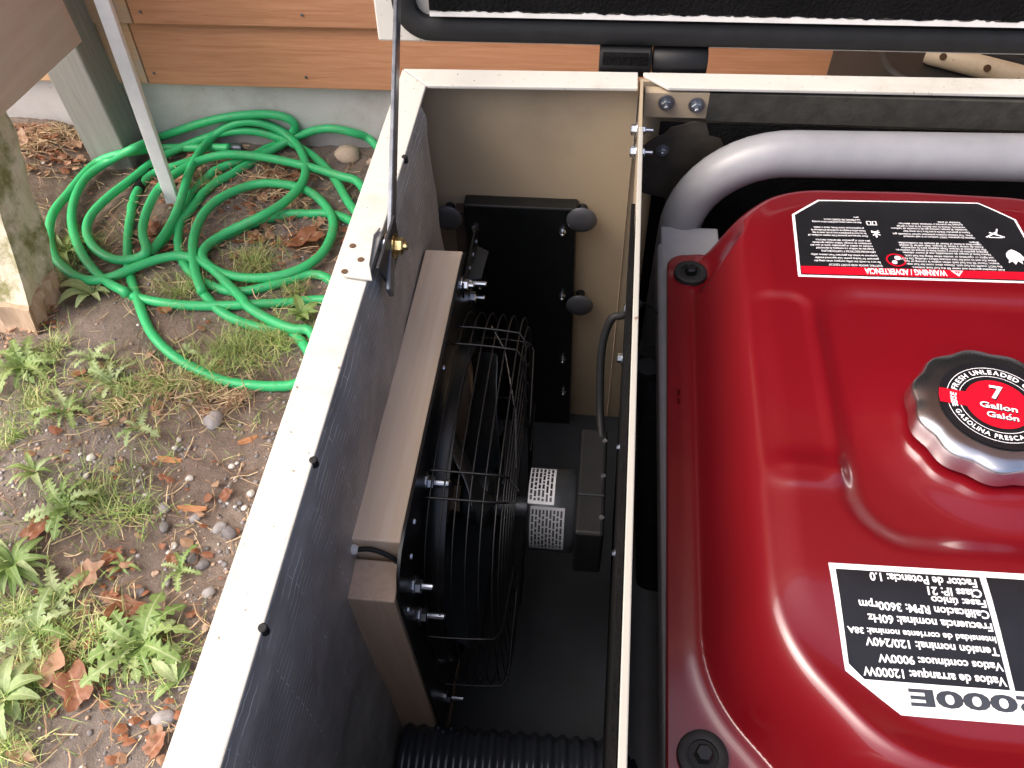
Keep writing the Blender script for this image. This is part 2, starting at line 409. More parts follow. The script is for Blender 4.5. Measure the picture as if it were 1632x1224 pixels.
rough_post(-1.168, -1.045, .945, 1.05, G - .03, .006, .3, .014, 5).build('rotten_base', 'rot', mp, True, angle=30)
sp0, sp1 = Vector((-.940, 1.365, G - .02)), Vector((-.955, 1.44, .36)); spd = (sp1 - sp0).normalized()
sp1 = sp0 + spd * .75
side = Vector((1, .25, 0)); side = (side - spd * side.dot(spd)).normalized(); dep = spd.cross(side)
st = MB(); q = []
for e in (sp0, sp1):
    q += [e + side * a * .0135 + dep * c * .010 for a, c in ((-1, -1), (1, -1), (1, 1), (-1, 1))]
st.hexa(q)
tag(st.build('wooden_stake', 'stake', None, bevel=.002), 'thin white square stake standing in the hose coil', 'stake')

# ------------------------------------------------------------------ steel box
RZ = .59
BXL = lambda y: -.2140 - .0108 * y       # outer left edge, as it runs back
bx = empty('steel_box', (.3, .4, 0), 'open cream steel box with a raised lid, housing the generator', 'box')
XR = .86; YB = .812; YF = -.06
def lrim(y, inn): return BXL(y) + inn
FW = .0325
# rim flanges (mitred at the back left corner)
b = MB(); b.prism([(BXL(YF), YF, RZ - .004), (BXL(YF) + FW, YF, RZ - .004), (BXL(.779) + FW, .779, RZ - .004), (BXL(YB) + .0008, YB - .001, RZ - .004)], (0, 0, .004)); b.build('left_rim', 'cream', bx, bevel=.0012)
b = MB(); b.prism([(BXL(YB) + .0016, YB, RZ - .004), (BXL(.779) + FW + .0008, .779, RZ - .004), (.0345, .785, RZ - .004), (.0345, YB + .005, RZ - .004)], (0, 0, .004)); b.build('back_rim', 'cream', bx, bevel=.001)
b = MB(); b.prism([(.040, YB + .005, RZ - .004), (.0405, .812, RZ - .004), (.066, .788, RZ - .004), (XR, .800, RZ - .004), (XR, YB + .018, RZ - .004)], (0, 0, .004)); b.build('back_rim', 'cream', bx, bevel=.001)
b = MB(); b.prism([(XR - FW, .7995, RZ - .004), (XR - FW, YF, RZ - .004), (XR, YF, RZ - .004), (XR, .7995, RZ - .004)], (0, 0, .0035)); b.build('right_rim', 'cream', bx, bevel=.001)
# walls
b = MB(); b.hexa([(BXL(YF), YF, -.07), (BXL(YF) + .002, YF, -.07), (BXL(YB) + .002, YB, -.07), (BXL(YB), YB, -.07), (BXL(YF), YF, RZ - .0045), (BXL(YF) + .002, YF, RZ - .0045), (BXL(YB) + .002, YB, RZ - .0045), (BXL(YB), YB, RZ - .0045)]); b.build('left_wall', 'cream', bx)
b = MB(); b.box((BXL(YB) + .003, YB - .010, -.07), (.0355, YB - .004, RZ - .0045)); b.build('back_wall', 'beige', bx)
b = MB(); b.box((.0365, YB - .006, -.07), (XR, YB, RZ - .0045)); b.build('back_wall', 'beige', bx)
MB().box((XR - .003, YF, -.07), (XR, YB - .007, RZ - .0045)).build('right_wall', 'cream', bx)
MB().box((BXL(YF), YF - .004, -.07), (XR, YF - .001, RZ)).build('front_wall', 'cream', bx)
MB().box((BXL(0) + .003, YF, -.025), (XR - .004, YB - .011, 0)).build('box_floor', mat('navy_floor_mat', (.018, .023, .029), .6, var=.3, vs=15, bmp=.2, bs=60), bx)
# divider sheet
dv = MB(); yb_, yf_ = .800, YF + .001
def dvx(y): return .0275 + .0118 * y
q = []
for zz, sx0 in ((.0005, .020), (RZ + .001, 0)): q += [(dvx(yf_) + sx0, yf_, zz), (dvx(yf_) + .0042 + sx0, yf_, zz), (dvx(yb_) + .003 + sx0, yb_, zz), (dvx(yb_) + sx0, yb_, zz)]
dv.hexa(q); div = dv.build('divider', 'beige', bx)
b = MB(); q = []
for zz, sx0 in ((.002, .020), (RZ - .006, 0)): q += [(dvx(yf_) + sx0 - .0042, yf_ + .002, zz), (dvx(yf_) + sx0 - .0006, yf_ + .002, zz), (dvx(.60) + sx0 - .0006, .60, zz), (dvx(.60) + sx0 - .0042, .60, zz)]
b.hexa(q); b.build('divider_lining', 'foam', div)
# painted top edge of the divider, chipped and rust-spotted
b = MB(); q = []
for zz in (RZ + .0012, RZ + .0030): q += [(dvx(yf_) - .0004, yf_, zz), (dvx(yf_) + .0048, yf_, zz), (dvx(.71) + .0042, .71, zz), (dvx(.71) - .0002, .71, zz)]
mt, n, bs_ = new_mat('chipped_edge'); v = coords(n)
c = mixc(n, ramp(n, noi(n, v, 40, 8, .8), [(.64, (0, 0, 0)), (.68, (1, 1, 1))]), (.37, .36, .32), (.16, .09, .05))
n.links.new(c, bs_.inputs['Base Color']); bs_.inputs['Roughness'].default_value = .5
b.hexa(q); b.build('divider_edge', mt, div, bevel=.0008)
for (u, v_) in ((1013, 187), (1008, 248)):
    P = at(u, v_, 'y', .74 if v_ < 200 else .70); P.x = dvx(P.y)
    P = Vector((dvx(.75 if v_ < 200 else .715), .75 if v_ < 200 else .715, RZ - .027 if v_ < 200 else RZ - .030))
    bolt(div, P, (-1, 0, 0), .0058); bolt_mb(P + Vector((.0035, 0, 0)), (1, 0, 0), .0045, shank=.008).build('bolt', 'zinc', div)
for yy, zz in ((.60, .45), (.575, .40), (.41, .47), (.31, .465)):
    bolt_mb((dvx(yy) + (.59 - zz) * .034 - (.0045 if yy < .6 else 0), yy, zz), (-1, 0, 0), .0024 if yy < .5 else .0052).build('bolt', 'zinc', div)
# rubber-black plugs along the inner edge of the left rim
for (u, v_) in ((647, 250), (496, 733), (413, 1000)):
    P = at(u, v_, 'z', RZ); P.x = BXL(P.y) + FW
    MB().lathe([(.0030, -.006), (.0030, .0005), (.0022, .0010)], P, (0, 0, 1), 12).build('rim_plug', 'gasket', bx)
# bubble insulation on the left wall
IX = FW + .002
def ins(s, t):
    y = -.055 + s * .845; z = RZ - .0065 - t * .583
    x = BXL(y) + FW * .86
    x += .006 * smooth01(t / .04) + .0022 * fbm(y * 14, z * 14, 2) + .0016 * math.sin(y * 60 + z * 8) * (1 - smooth01(t / .12)) * (fbm(y * 30, 1, 1) + .3)
    x -= .014 * smooth01((s - .955) / .045)
    z += .0035 * fbm(y * 60, 4, 4) * (1 - smooth01(t / .05))
    return (x, y, z)
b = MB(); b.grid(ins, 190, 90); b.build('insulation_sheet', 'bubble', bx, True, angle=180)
# black foam lining of the generator bay
fo = MB()
def foamf(s, t):
    x = .062 + s * (XR - .08); z = .005 + t * (RZ - .045)
    return (x, .788 + .0015 * fbm(x * 12, z * 12, 9), z)
fo.grid(foamf, 60, 40); fo.build('foam_lining', 'foam', bx, True, angle=180)
b = MB(); b.box((.11, .7895, RZ - .039), (XR - .02, .8045, RZ - .007)); b.build('foam_strip', mat('worn_foam', (.030, .029, .024), .9, var=.35, vs=60, bmp=.5), bx)
# smeared adhesive at the left end of the bay
ad_ = mat('old_adhesive', (.030, .026, .020), .6, var=.5, vs=30, bmp=.5, bs=80)
b = MB(); rim_pts = []
for i in range(26):
    a = 2 * PI * i / 26; rr = 1 + .22 * fbm(math.cos(a) * 3, math.sin(a) * 3, 5) + .08 * math.sin(7 * a)
    rim_pts.append((.092 + .050 * math.cos(a) * rr, .7862, .495 + .055 * math.sin(a) * rr))
b.prism(rim_pts, (0, .0012, 0)); b.build('adhesive_patch', ad_, bx)
# beige gusset with two bolts
b = MB(); b.prism([(.0425, .7895, RZ - .007), (.135, .7905, RZ - .007), (.135, .7905, RZ - .037), (.0425, .7895, RZ - .037)], (0, .012, 0)); gu = b.build('gusset', 'beige', bx, bevel=.001)
for xx, zz in ((.066, -.018), (.098, -.020)):
    bolt_mb((xx, .789, RZ + zz), (0, -1, 0), .0060, shank=.006).build('bolt', 'steelbar', gu)
bolt_mb((.068, .786, RZ - .075), (0, -1, 0), .005, shank=.003).build('bolt', 'steelbar', gu)
# lid standing open behind, leaning back
LY, LZ = .838, .607
LT = Matrix.Translation((0, LY, LZ)) @ Matrix.Rotation(R(-8), 4, 'X')
LX0, LX1, LH = -.252, XR + .03, .62
def LP(x, up, out): return LT @ Vector((x, -out, up))       # out = toward the box mouth
lid = MB(); lid.hexa([LP(LX0, 0, 0), LP(LX1, 0, 0), LP(LX1, 0, -.045), LP(LX0, 0, -.045), LP(LX0, LH, 0), LP(LX1, LH, 0), LP(LX1, LH, -.045), LP(LX0, LH, -.045)])
lid = lid.build('lid', 'cream', bx, bevel=.002)
def rrect(x0, x1, z0, z1, r, n=8):
    pts = []
    for cx, cz, a0 in ((x0 + r, z0 + r, 180), (x1 - r, z0 + r, 270), (x1 - r, z1 - r, 0), (x0 + r, z1 - r, 90)):
        for i in range(n + 1):
            a = R(a0 + 90 * i / n); pts.append((cx + r * math.cos(a), cz + r * math.sin(a)))
    return pts
gk = MB(); path = rrect(LX0 + .034, LX1 - .034, .0165, LH - .02, .028)
for i in range(len(path)): pass
ring = []; L = len(path); prof = [(-.0125, .0), (-.0115, .009), (-.006, .0125), (.006, .0125), (.0115, .009), (.0125, .0)]
vs = []
for i in range(L):
    a = Vector(path[i - 1]); c = Vector(path[(i + 1) % L]); t = (c - a).normalized(); nn = Vector((-t.y, t.x))
    for (o_, h_) in prof:
        wv = 1 + .06 * fbm(path[i][0] * 8, path[i][1] * 8, 1)
        vs.append(LP(path[i][0] + nn.x * o_ * wv, path[i][1] + nn.y * o_ * wv, h_ + .0008))
# subdivide long runs for a slightly wavy gasket
gk.add(vs, [(i * 6 + k_, i * 6 + k_ + 1, ((i + 1) % L) * 6 + k_ + 1, ((i + 1) % L) * 6 + k_) for i in range(L) for k_ in range(5)])
gk.build('gasket', 'gasket', lid, True, angle=50)
# foam pad in the lid, with its torn white backing showing at the edge
random.seed(3)
edge = []; xx = LX0 + .064
while xx < LX1 - .06:
    edge.append((xx, .0385 + .0022 * fbm(xx * 60, 0, 0) + .0012 * random.random())); xx += .003
ring = [(x, z) for x, z in edge] + [(LX1 - .06, LH - .05), (LX0 + .064, LH - .05)]
b = MB(); b.prism([LP(x, z, .0015) for x, z in ring], LP(0, 0, .0165) - LP(0, 0, 0)); b.build('foam_pad', 'foam', lid)
edge2 = [(x, .0375 + max(0, .006 * fbm(x * 35, 9, 2)) + .0045 * max(0, fbm(x * 110, 5, 2))) for x, z in edge]
b = MB(); b.prism([LP(x, z, .0170) for x, z in edge2] + [LP(edge2[-1][0], .033, .0170), LP(edge2[0][0], .033, .0170)][0:2], LP(0, 0, .0006) - LP(0, 0, 0)); b.build('torn_backing', 'softwhite', lid)
# tube hinge
hz, hy = .5935, .838
def hinge(x0, x1, rr):
    return MB().lathe([(rr * .9, 0), (rr, .002), (rr, x1 - x0 - .002), (rr * .9, x1 - x0)], (x0, hy, hz), (1, 0, 0), 28)
h = hinge(-.008, .048, .0185).build('hinge', 'blackmatt', bx, True)
b = MB(); b.box((-.004, hy - .022, hz + .004), (.044, hy - .0135, hz + .014)); b.build('hinge_tab', 'foam', h)
hinge(.0495, .107, .0165).build('hinge', 'blackmatt', bx, True)
# stay arm from the rim bracket up to the lid
brk = empty('stay_arm', (-.18, .52, RZ), None)
brk.parent = bx; brk.matrix_parent_inverse = bx.matrix_world.inverted()
yb1 = .555; yb0 = .462
P = at(545, 440, 'z', RZ + .003); 
b = MB(); b.prism([at(546, 442, 'z', RZ + .002), at(594, 449, 'z', RZ + .002), at(590, 425, 'z', RZ + .002), at(597, 378, 'z', RZ + .002), at(607, 366, 'z', RZ + .002), at(574, 366, 'z', RZ + .002)], (0, 0, .003))
pl = b.build('bracket', 'cream', bx, bevel=.0008)
for (u, v_) in ((562, 392), (575, 414), (549, 433)):
    MB().lathe([(.0028, 0), (.0028, .0006)], at(u, v_, 'z', RZ + .0052), (0, 0, 1), 12).build('screw_hole', 'hole', pl)
b = MB(); b.prism([(-.181, .487, RZ + .005), (-.181, .556, RZ + .005), (-.1805, .552, RZ - .030), (-.1805, .505, RZ - .034)], (.0028, 0, 0)); b.build('bracket_tab', 'gunmetal', pl, bevel=.0006)
A0 = Vector((-.1755, .493, .560)); A1 = Vector((-.2135, .826, .700))
pv = Vector((-.1785, .532, .582))
ad = (A1 - A0).normalized()
b = MB(); sx_ = Vector((1, 0, 0)); sx_ = (sx_ - ad * sx_.dot(ad)).normalized(); wz = ad.cross(sx_).normalized()
A1e = A0 + ad * .40
q = []
for e in (A0, A1e): q += [e + sx_ * a * .0022 + wz * c_ * .0085 for a, c_ in ((-1, -1), (1, -1), (1, 1), (-1, 1))]
b.hexa(q); arm = b.build('support_arm', 'steelbar', brk, bevel=.0012)
brk.name = 'stay'
bolt_mb(A0 + ad * .046 + Vector((.0025, 0, 0)), (1, 0, 0), .0078, shank=.004).build('bolt', 'brass', brk)
bolt_mb(A0 + ad * .046 + Vector((-.0025, 0, 0)), (-1, 0, 0), .0075).build('washer', 'zinc', brk)
q = []; A2 = A0 + ad * .345; A3 = A0 + ad * .44
for e in (A2, A3): q += [e + sx_ * (.0065 + a * .0035) + wz * c_ * .009 for a, c_ in ((-1, -1), (1, -1), (1, 1), (-1, 1))]
MB().hexa(q).build('lid_link', 'gunmetal', brk, bevel=.003)

# ------------------------------------------------------------------ vent box on the back wall, plugs, screws
vb = empty('vent_cover', (-.09, .79, 0), 'flat black metal vent cover on the back wall of the narrow bay', 'vent cover')
MB().box((-.163, .780, .0005), (-.024, .8015, .432)).build('cover_plate', 'blackmetal', vb, bevel=.002)
MB().box((-.176, .784, .0005), (-.1635, .8018, .418)).build('side_strip', mat('dark_wood_strip', (.05, .032, .024), .7, var=.3), vb, bevel=.001)
for x, z in ((-.150, .398), (-.041, .398), (-.040, .288), (-.037, .16), (-.035, .085), (-.150, .30), (-.150, .345)):
    MB().lathe([(.0046, 0), (.0046, .002), (.0026, .003), (.0022, .008), (.0012, .009)], (x, .780, z), (0, -1, 0), 12).build('screw', 'zinc', vb)
for i, (x, z, lb) in enumerate(((-.183, .414, 'dark grey mushroom plug at the left corner of the black vent cover'), (-.018, .420, 'dark grey mushroom plug at the right corner of the black vent cover'), (-.016, .275, 'dark grey mushroom plug lower down the right edge of the vent cover'))):
    o = MB().lathe([(.0175, 0), (.0185, .0015), (.0165, .004), (.009, .0058), (0.0, .0062)], (x, .777, z), (0, -1, 0), 26).build('rubber_plug', mat('grey_plug%d' % i, (.045, .047, .055), .45), None, True)
    tag(o, lb, 'plug', 'rubber plugs on the vent cover')
    MB().lathe([(.006, 0), (.005, .024)], (x, .800, z), (0, -1, 0), 10).build('stem', 'gasket', o)

# ------------------------------------------------------------------ wood frame behind the fan
PX = -.1425                                   # fan plate plane
wf = empty('fan_frame', (-.16, .47, 0), 'pine lumber frame between the fan plate and the insulated left wall', 'lumber frame')
WX0 = -.1855
MB().box((WX0, .306, .372), (PX - .001, .664, .461)).build('top_rail', 'pine', wf, bevel=.0015)
MB().box((WX0, .2645, .001), (PX - .001, .3005, .438)).build('front_stud', 'pine_z', wf, bevel=.0015)
MB().box((WX0, .628, .001), (PX - .001, .664, .371)).build('rear_stud', 'pine_z', wf, bevel=.0015)
MB().box((WX0, .3015, .001), (PX - .001, .627, .038)).build('bottom_rail', 'pine', wf, bevel=.0015)
cb = MB(); cb.tube(spline([(-.181, .301, .452), (-.170, .303, .451), (-.158, .302, .447), (-.148, .300, .438), (-.1445, .302, .40)]), .0022, 8)
cb = cb.build('cable_tie', 'gasket', None, True); tag(cb, 'black cable with a white end between the two frame pieces', 'cable')
MB().lathe([(.0035, 0), (.0045, .003), (.0045, .008), (.003, .0095)], (-.179, .3005, .453), (-1, 0, .1), 12).build('cable_end', 'nylon', cb)

# ------------------------------------------------------------------ exhaust fan
FC = Vector((PX, .474, .262)); HS = .206; FR = .178
fan = empty('exhaust_fan', (PX, .474, .05), 'black wall exhaust fan with a wire guard bolted to the lumber frame', 'fan')
def sq(th, hs, r):                            # rounded square radius along direction th
    best = 9
    lo, hi = 0, hs * 1.6
    for _ in range(24):
        md = (lo + hi) / 2; x = abs(md * math.cos(th)); y = abs(md * math.sin(th))
        dx, dy = max(x - (hs - r), 0), max(y - (hs - r), 0)
        ins_ = (math.hypot(dx, dy) <= r) and x <= hs and y <= hs
        if ins_: lo = md
        else: hi = md
    return lo
N = 96
pm = MB(); vs = []
rows_ = [(0, None), (.003, None)]
def ringpt(k, rad, x): 
    th = 2 * PI * k / N; rr = rad(th); return (x, FC.y + rr * math.cos(th), FC.z + rr * math.sin(th))
seq = [(lambda th: sq(th, HS, .04), -.0), (lambda th: sq(th, HS, .04), .0028), (lambda th: sq(th, HS - .004, .04), .0030), (lambda th: FR + .008, .0030), (lambda th: FR + .003, .006), (lambda th: FR, .014), (lambda th: FR - .001, .022), (lambda th: FR - .004, .022), (lambda th: FR - .004, .0)]
for rad, dx in seq:
    vs += [ringpt(k, rad, PX + dx) for k in range(N)]
pm.add(vs, [(i * N + k, i * N + (k + 1) % N, (i + 1) * N + (k + 1) % N, (i + 1) * N + k) for i in range(len(seq) - 1) for k in range(N)])
pm.build('mounting_plate', 'blackmetal', fan, True, angle=40)
# guard hoops
def hoop(R_, x, n=80, p=3.2):
    pts = []
    for k in range(n):
        th = 2 * PI * k / n; c_, s_ = math.cos(th), math.sin(th)
        rr = R_ / (abs(c_) ** p + abs(s_) ** p) ** (1 / p) * 1.0
        pts.append((x, FC.y + rr * c_, FC.z + rr * s_))
    return pts
WR = .0008
hp = [(.184, .010), (.184, .022), (.1835, .034), (.183, .046), (.182, .058), (.181, .070), (.172, .0745), (.154, .0752), (.136, .0758), (.118, .0764), (.100, .077), (.082, .0775)]
for R_, dx in hp:
    MB().tube(hoop(R_, PX + dx), WR, 6, closed=True).build('guard_hoop', 'guardwire', fan, True, angle=180)
for deg in (20, 62, 70, 115, 122, 165, 210, 255, 262, 300, 345):
    th = R(deg); pts = []
    for R_, dx in hp:
        c_, s_ = math.cos(th), math.sin(th); rr = (R_ + .0022) / (abs(c_) ** 3.2 + abs(s_) ** 3.2) ** (1 / 3.2)
        pts.append((PX + dx + (.0022 if dx > .072 else 0), FC.y + rr * c_, FC.z + rr * s_))
    pts.insert(0, (PX + .0035, pts[0][1], pts[0][2]))
    MB().tube(pts, .0011, 6).build('guard_spoke', 'guardwire', fan, True, angle=180)
# blades, hub
MB().lathe([(.030, 0), (.034, .004), (.034, .030), (.026, .036)], (PX + .012, FC.y, FC.z), (1, 0, 0), 28).build('hub', 'gunmetal', fan, True)
for i in range(5):
    a0 = 2 * PI * i / 5 + .5
    def bl(s, t):
        r0 = .030 + s * (.165 - .030); wd = (.55 + .35 * math.sin(PI * min(1, s * 1.1))) * (1 - .25 * smooth01((s - .8) / .2))
        a = a0 + (t - .5) * wd * (1.35 - .45 * s) + .25 * s
        x = PX + .028 + (t - .5) * (.052 - .018 * s) + .006 * math.sin(PI * t)
        return (x, FC.y + r0 * math.cos(a), FC.z + r0 * math.sin(a))
    bb = MB().grid(bl, 12, 10).build('fan_blade', mat('blade_paint%d' % i, (.05, .058, .066), .28, .5, var=.15), fan, True, angle=180)
    sm = bb.modifiers.new('thickness', 'SOLIDIFY'); sm.thickness = .0014
# motor and its stickers
MX0, MX1, MR_ = -.056, -.004, .046
MC = Vector((0, .462, .268))
mo = MB().lathe([(.012, -.045), (.012, -.001), (MR_ * .7, 0), (MR_ * .96, .003), (MR_, .007), (MR_, MX1 - MX0 - .004), (MR_ * .94, MX1 - MX0)], (MX0, MC.y, MC.z), (1, 0, 0), 40).build('motor', mat('motor_can', (.05, .055, .062), .35, .4), fan, True)
def sticker(a0, a1, x0, x1, name, mname, rad=.0006, nlines=8, ink='black_print', vert=True):
    def f(s, t):
        a = a0 + (a1 - a0) * t; r = MR_ + rad
        return (x0 + (x1 - x0) * s, MC.y + r * math.cos(a), MC.z + r * math.sin(a))
    o = MB().grid(f, 2, 14).build(name, mname, mo, True, angle=180)
    b = MB(); random.seed(int(a0 * 100))
    for i in range(nlines):
        xa = x0 + (x1 - x0) * (i + .7) / (nlines + .6); wl = (x1 - x0) / nlines * .26
        t = .06
        while t < .94:
            l = random.uniform(.05, .16); t2 = min(t + l, .94)
            aa, ab_ = a0 + (a1 - a0) * t, a0 + (a1 - a0) * t2; r = MR_ + rad + .0003
            b.add([(xa - wl, MC.y + r * math.cos(aa), MC.z + r * math.sin(aa)), (xa + wl, MC.y + r * math.cos(aa), MC.z + r * math.sin(aa)), (xa + wl, MC.y + r * math.cos(ab_), MC.z + r * math.sin(ab_)), (xa - wl, MC.y + r * math.cos(ab_), MC.z + r * math.sin(ab_))], [(0, 1, 2, 3)])
            t = t2 + .03
    b.build('fine_print', ink, mo); return o
sticker(R(52), R(115), -.0545, -.0265, 'white_sticker', 'white_print', nlines=6)
sticker(R(118), R(185), -.051, -.0145, 'rating_sticker', mat('grey_sticker', (.34, .35, .37), .5), nlines=9, ink='steam')
jb = MB(); jb.box((-.0035, .400, .245), (.0265, .532, .330)); jb = jb.build('junction_box', 'blackmatt', fan, bevel=.004, seg=3)
MB().box((-.002, .4445, .3302), (.025, .4465, .3315)).build('box_ridge', 'gunmetal', jb)
for yy, zz in ((.515, .333), (.47, .333), (.42, .333)):
    MB().lathe([(.003, 0), (.0026, .0015)], (.0235, yy, zz - .0031), (0, 0, 1), 10).build('screw', 'zinc', jb)
cd = MB().tube(spline([(.0200, .520, .325), (.016, .552, .345), (.014, .585, .40), (.0215, .597, .435), (.034, .60, .440), (.052, .615, .444)]), .0044, 10).build('power_cable', 'gasket', None, True)
tag(cd, 'black power cable rising from the fan junction box through the divider', 'cable')
# nuts and studs through the plate (pixel-checked: plate rim)
for (yy, zz, ln_) in ((.386, .428, .014), (.300, .395, .010), (.295, .345, .016), (.300, .105, .014), (.640, .436, .016), (.655, .40, .010), (.62, .452, .006)):
    bolt(fan, (PX + .0032, yy, zz), (1, 0, 0), .0066, shank=ln_)
for (yy, zz) in ((.335, .445), (.31, .43), (.275, .40), (.68, .12), (.66, .09), (.5, .455)):
    MB().lathe([(.003, 0), (.0024, .0016), (0, .002)], (PX + .003, yy, zz), (1, 0, 0), 10).build('rivet', 'zinc', fan)
# perforated strap at the rear top of the plate
b = MB(); b.prism([(PX + .004, .612, .458), (PX + .004, .612, .440), (PX + .004, .720, .422), (PX + .004, .722, .452)], (.0025, 0, 0)); stp = b.build('strap', 'blackmetal', fan, bevel=.0006)
for i in range(4):
    yy = .63 + i * .026
    MB().lathe([(.0034, 0), (.0034, .0005)], (PX + .0066, yy, .446 - i * .003), (1, 0, 0), 12).build('strap_hole', 'zinc', stp)
b = MB(); b.prism([(PX + .0066, .64, .441), (PX + .0066, .712, .425), (PX + .02, .705, .424), (PX + .02, .645, .438)], (0, 0, .002)); b.build('strap_flange', 'gunmetal', stp)
# thin bright pull wire across the guard
MB().tube([(PX + .04, .575, .438), (PX + .058, .54, .442), (PX + .076, .47, .43), (PX + .081, .42, .41)], .0007, 6).build('earth_wire', 'zinc', fan, True)

# ------------------------------------------------------------------ corrugated hose along the floor
prof = []; xx = 0.0; Lh = .40
while xx < Lh:
    ph = (xx % .0155) / .0155
    prof.append((.041 + .0036 * (smooth01(ph / .25) - smooth01((ph - .5) / .25)), xx)); xx += .0019
ch = MB().lathe(prof, (-.178, .225, .098), (1, .03, -.05), 40).build('corrugated_hose', mat('ribbed_duct', (.040, .046, .058), .26, .3, var=.15), None, True, angle=180)
tag(ch, 'black corrugated duct hose lying across the bottom of the narrow bay', 'duct hose')

# ------------------------------------------------------------------ generator
gen = empty('generator', (.31, .40, .02), 'red and grey portable generator with a large fuel tank and chrome cap', 'generator')
ZF, TH = .470, .073
XC = .307
def smin(a, b_, k):
    h = max(k - abs(a - b_), 0) / k; return min(a, b_) - h * h * k * .25
r2 = math.sqrt(.5)
def body_d(x, y):
    x0 = .099 + .0165 * (y - .45)
    if x > XC: x = 2 * XC - x
    d = x - x0
    d = smin(d, .724 + .03 * (x - .3) - y, .03)
    d = smin(d, y - .112, .03)
    d = smin(d, ((x - .107) * 1.0 + (.660 - y) * .95) * .70, .028)       # rear chamfer
    d = smin(d, ((x - .096) * 1.0 + (y - .205) * .90) * .71, .028)       # front chamfer
    return d
def rr_sd(x, y, cx, cy, hx, hy_, r):
    qx, qy = abs(x - cx) - hx + r, abs(y - cy) - hy_ + r
    return math.hypot(max(qx, 0), max(qy, 0)) + min(max(qx, qy), 0) - r
CAPC = (.2995, .3975)
def tank_z(x, y):
    d = body_d(x, y)
    t = min(1, max(0, d / .038))
    s = .45 * t * t * (3 - 2 * t) + .55 * (1 - (1 - t) ** 2.1)
    pk = math.hypot((x if x < XC else 2 * XC - x) - .1005, y - .634)
    s *= .02 + .98 * smooth01((pk - .017) / .026)
    z = ZF + TH * s
    top = smooth01((d - .03) / .03)
    z += top * .006 * (1 - ((y - .43) / .3) ** 2)
    z -= top * .010 * smooth01((.27 - y) / .12)                                    # front slopes off
    # broad recess round the filler, ribs left around it
    z -= .0060 * smooth01(-rr_sd(x, y, .315, .415, .122, .122, .04) / .026 + .5) * top
    # pressed side panel
    z -= .0030 * smooth01(-rr_sd(x, y, .160, .435, .025, .095, .016) / .013 + .5) * top
    # cross rib
    z += .0045 * math.exp(-((y - .348) / .012) ** 2) * smooth01(-rr_sd(x, y, .160, .348, .032, .03, .01) / .012 + .4) * top
    # raised collar round the cap
    q = math.hypot(x - CAPC[0], y - CAPC[1])
    z += .0035 * (1 - smooth01((q - .060) / .035))
    # bead along the flange fold
    z += .0016 * math.exp(-((d + .005) / .0055) ** 2)
    return z
def tank_edge(x):
    xm = x if x < XC else 2 * XC - x
    e = max(0, .018 - (xm - TX0)); rnd = .018 - math.sqrt(max(0, .018 ** 2 - e * e))
    return .664 - rnd + .066 * smooth01((xm - .108) / .075), .128 + rnd - .03 * smooth01((xm - .10) / .06)
TX0 = .0745
TX1 = 2 * XC - TX0
xs_ = []
for i in range(231):
    t = i / 230; xs_.append(t)
def tmap(s, t):
    # denser columns near the rounded ends
    s = .5 - .5 * math.cos(PI * s) if (s < .06 or s > .94) else s
    x = TX0 + (TX1 - TX0) * s; yb, yf = tank_edge(x); y = yf + (yb - yf) * t
    x2 = x + .0165 * (y - .45)
    return (x2, y)
nu, nv = 260, 300; tb = MB(); vs = []
us = [i / nu for i in range(nu + 1)]
us = sorted(set(us + [.001, .002, .004, .006, .009, .012, .016, .99, .994, .997, .999])); nu = len(us) - 1
for j in range(nv + 1):
    for u in us:
        x = TX0 + (TX1 - TX0) * u; yb, yf = tank_edge(x); y = yf + (yb - yf) * j / nv
        xx = x + .0165 * (y - .45); vs.append((xx, y, tank_z(xx, y)))
fs = [(j * (nu + 1) + i, j * (nu + 1) + i + 1, (j + 1) * (nu + 1) + i + 1, (j + 1) * (nu + 1) + i) for j in range(nv) for i in range(nu)]
tb.add(vs, fs)
# skirt below the flange edge
loop = [i for i in range(nu + 1)] + [(j + 1) * (nu + 1) + nu for j in range(nv)] + [nv * (nu + 1) + i for i in range(nu - 1, -1, -1)] + [j * (nu + 1) for j in range(nv - 1, 0, -1)]
Lp = len(loop); base = len(tb.v)
for h_ in (.0015, .008): tb.v += [(vs[i][0] + (.0012 if vs[i][0] > XC else -.0012), vs[i][1] + (.001 if vs[i][1] > .4 else -.001), ZF - h_) for i in loop]
tb.v += [(XC + (vs[i][0] - XC) * .95, .4 + (vs[i][1] - .4) * .95, ZF - .010) for i in loop]
tb.v += [(XC + (vs[i][0] - XC) * .85, .4 + (vs[i][1] - .4) * .88, ZF - .10) for i in loop]
prev = loop
for rg in range(4):
    cur = [base + rg * Lp + k for k in range(Lp)]
    tb.f += [(prev[(k + 1) % Lp], prev[k], cur[k], cur[(k + 1) % Lp]) for k in range(Lp)]; tb.mi += [0] * Lp; prev = cur
tb.f.append(tuple(prev)); tb.mi.append(0)
tank = tb.build('fuel_tank', 'red', gen, True, angle=85)
# embossed lettering on the left flange
b = MB(); vs_, fs_ = text_mesh('FLAMMABLE  GASOLINE ONLY', 1, .01)
wd = max(v.x for v in vs_)
b.add([(.0845 + .0165 * (.50 - v.x / wd * .17 - .45) + (v.y - .35) * .0078, .50 - v.x / wd * .17, ZF + .0004) for v in vs_], fs_)
# pressed in the same paint
b.build('embossed_lettering', 'red', tank, solid=0)
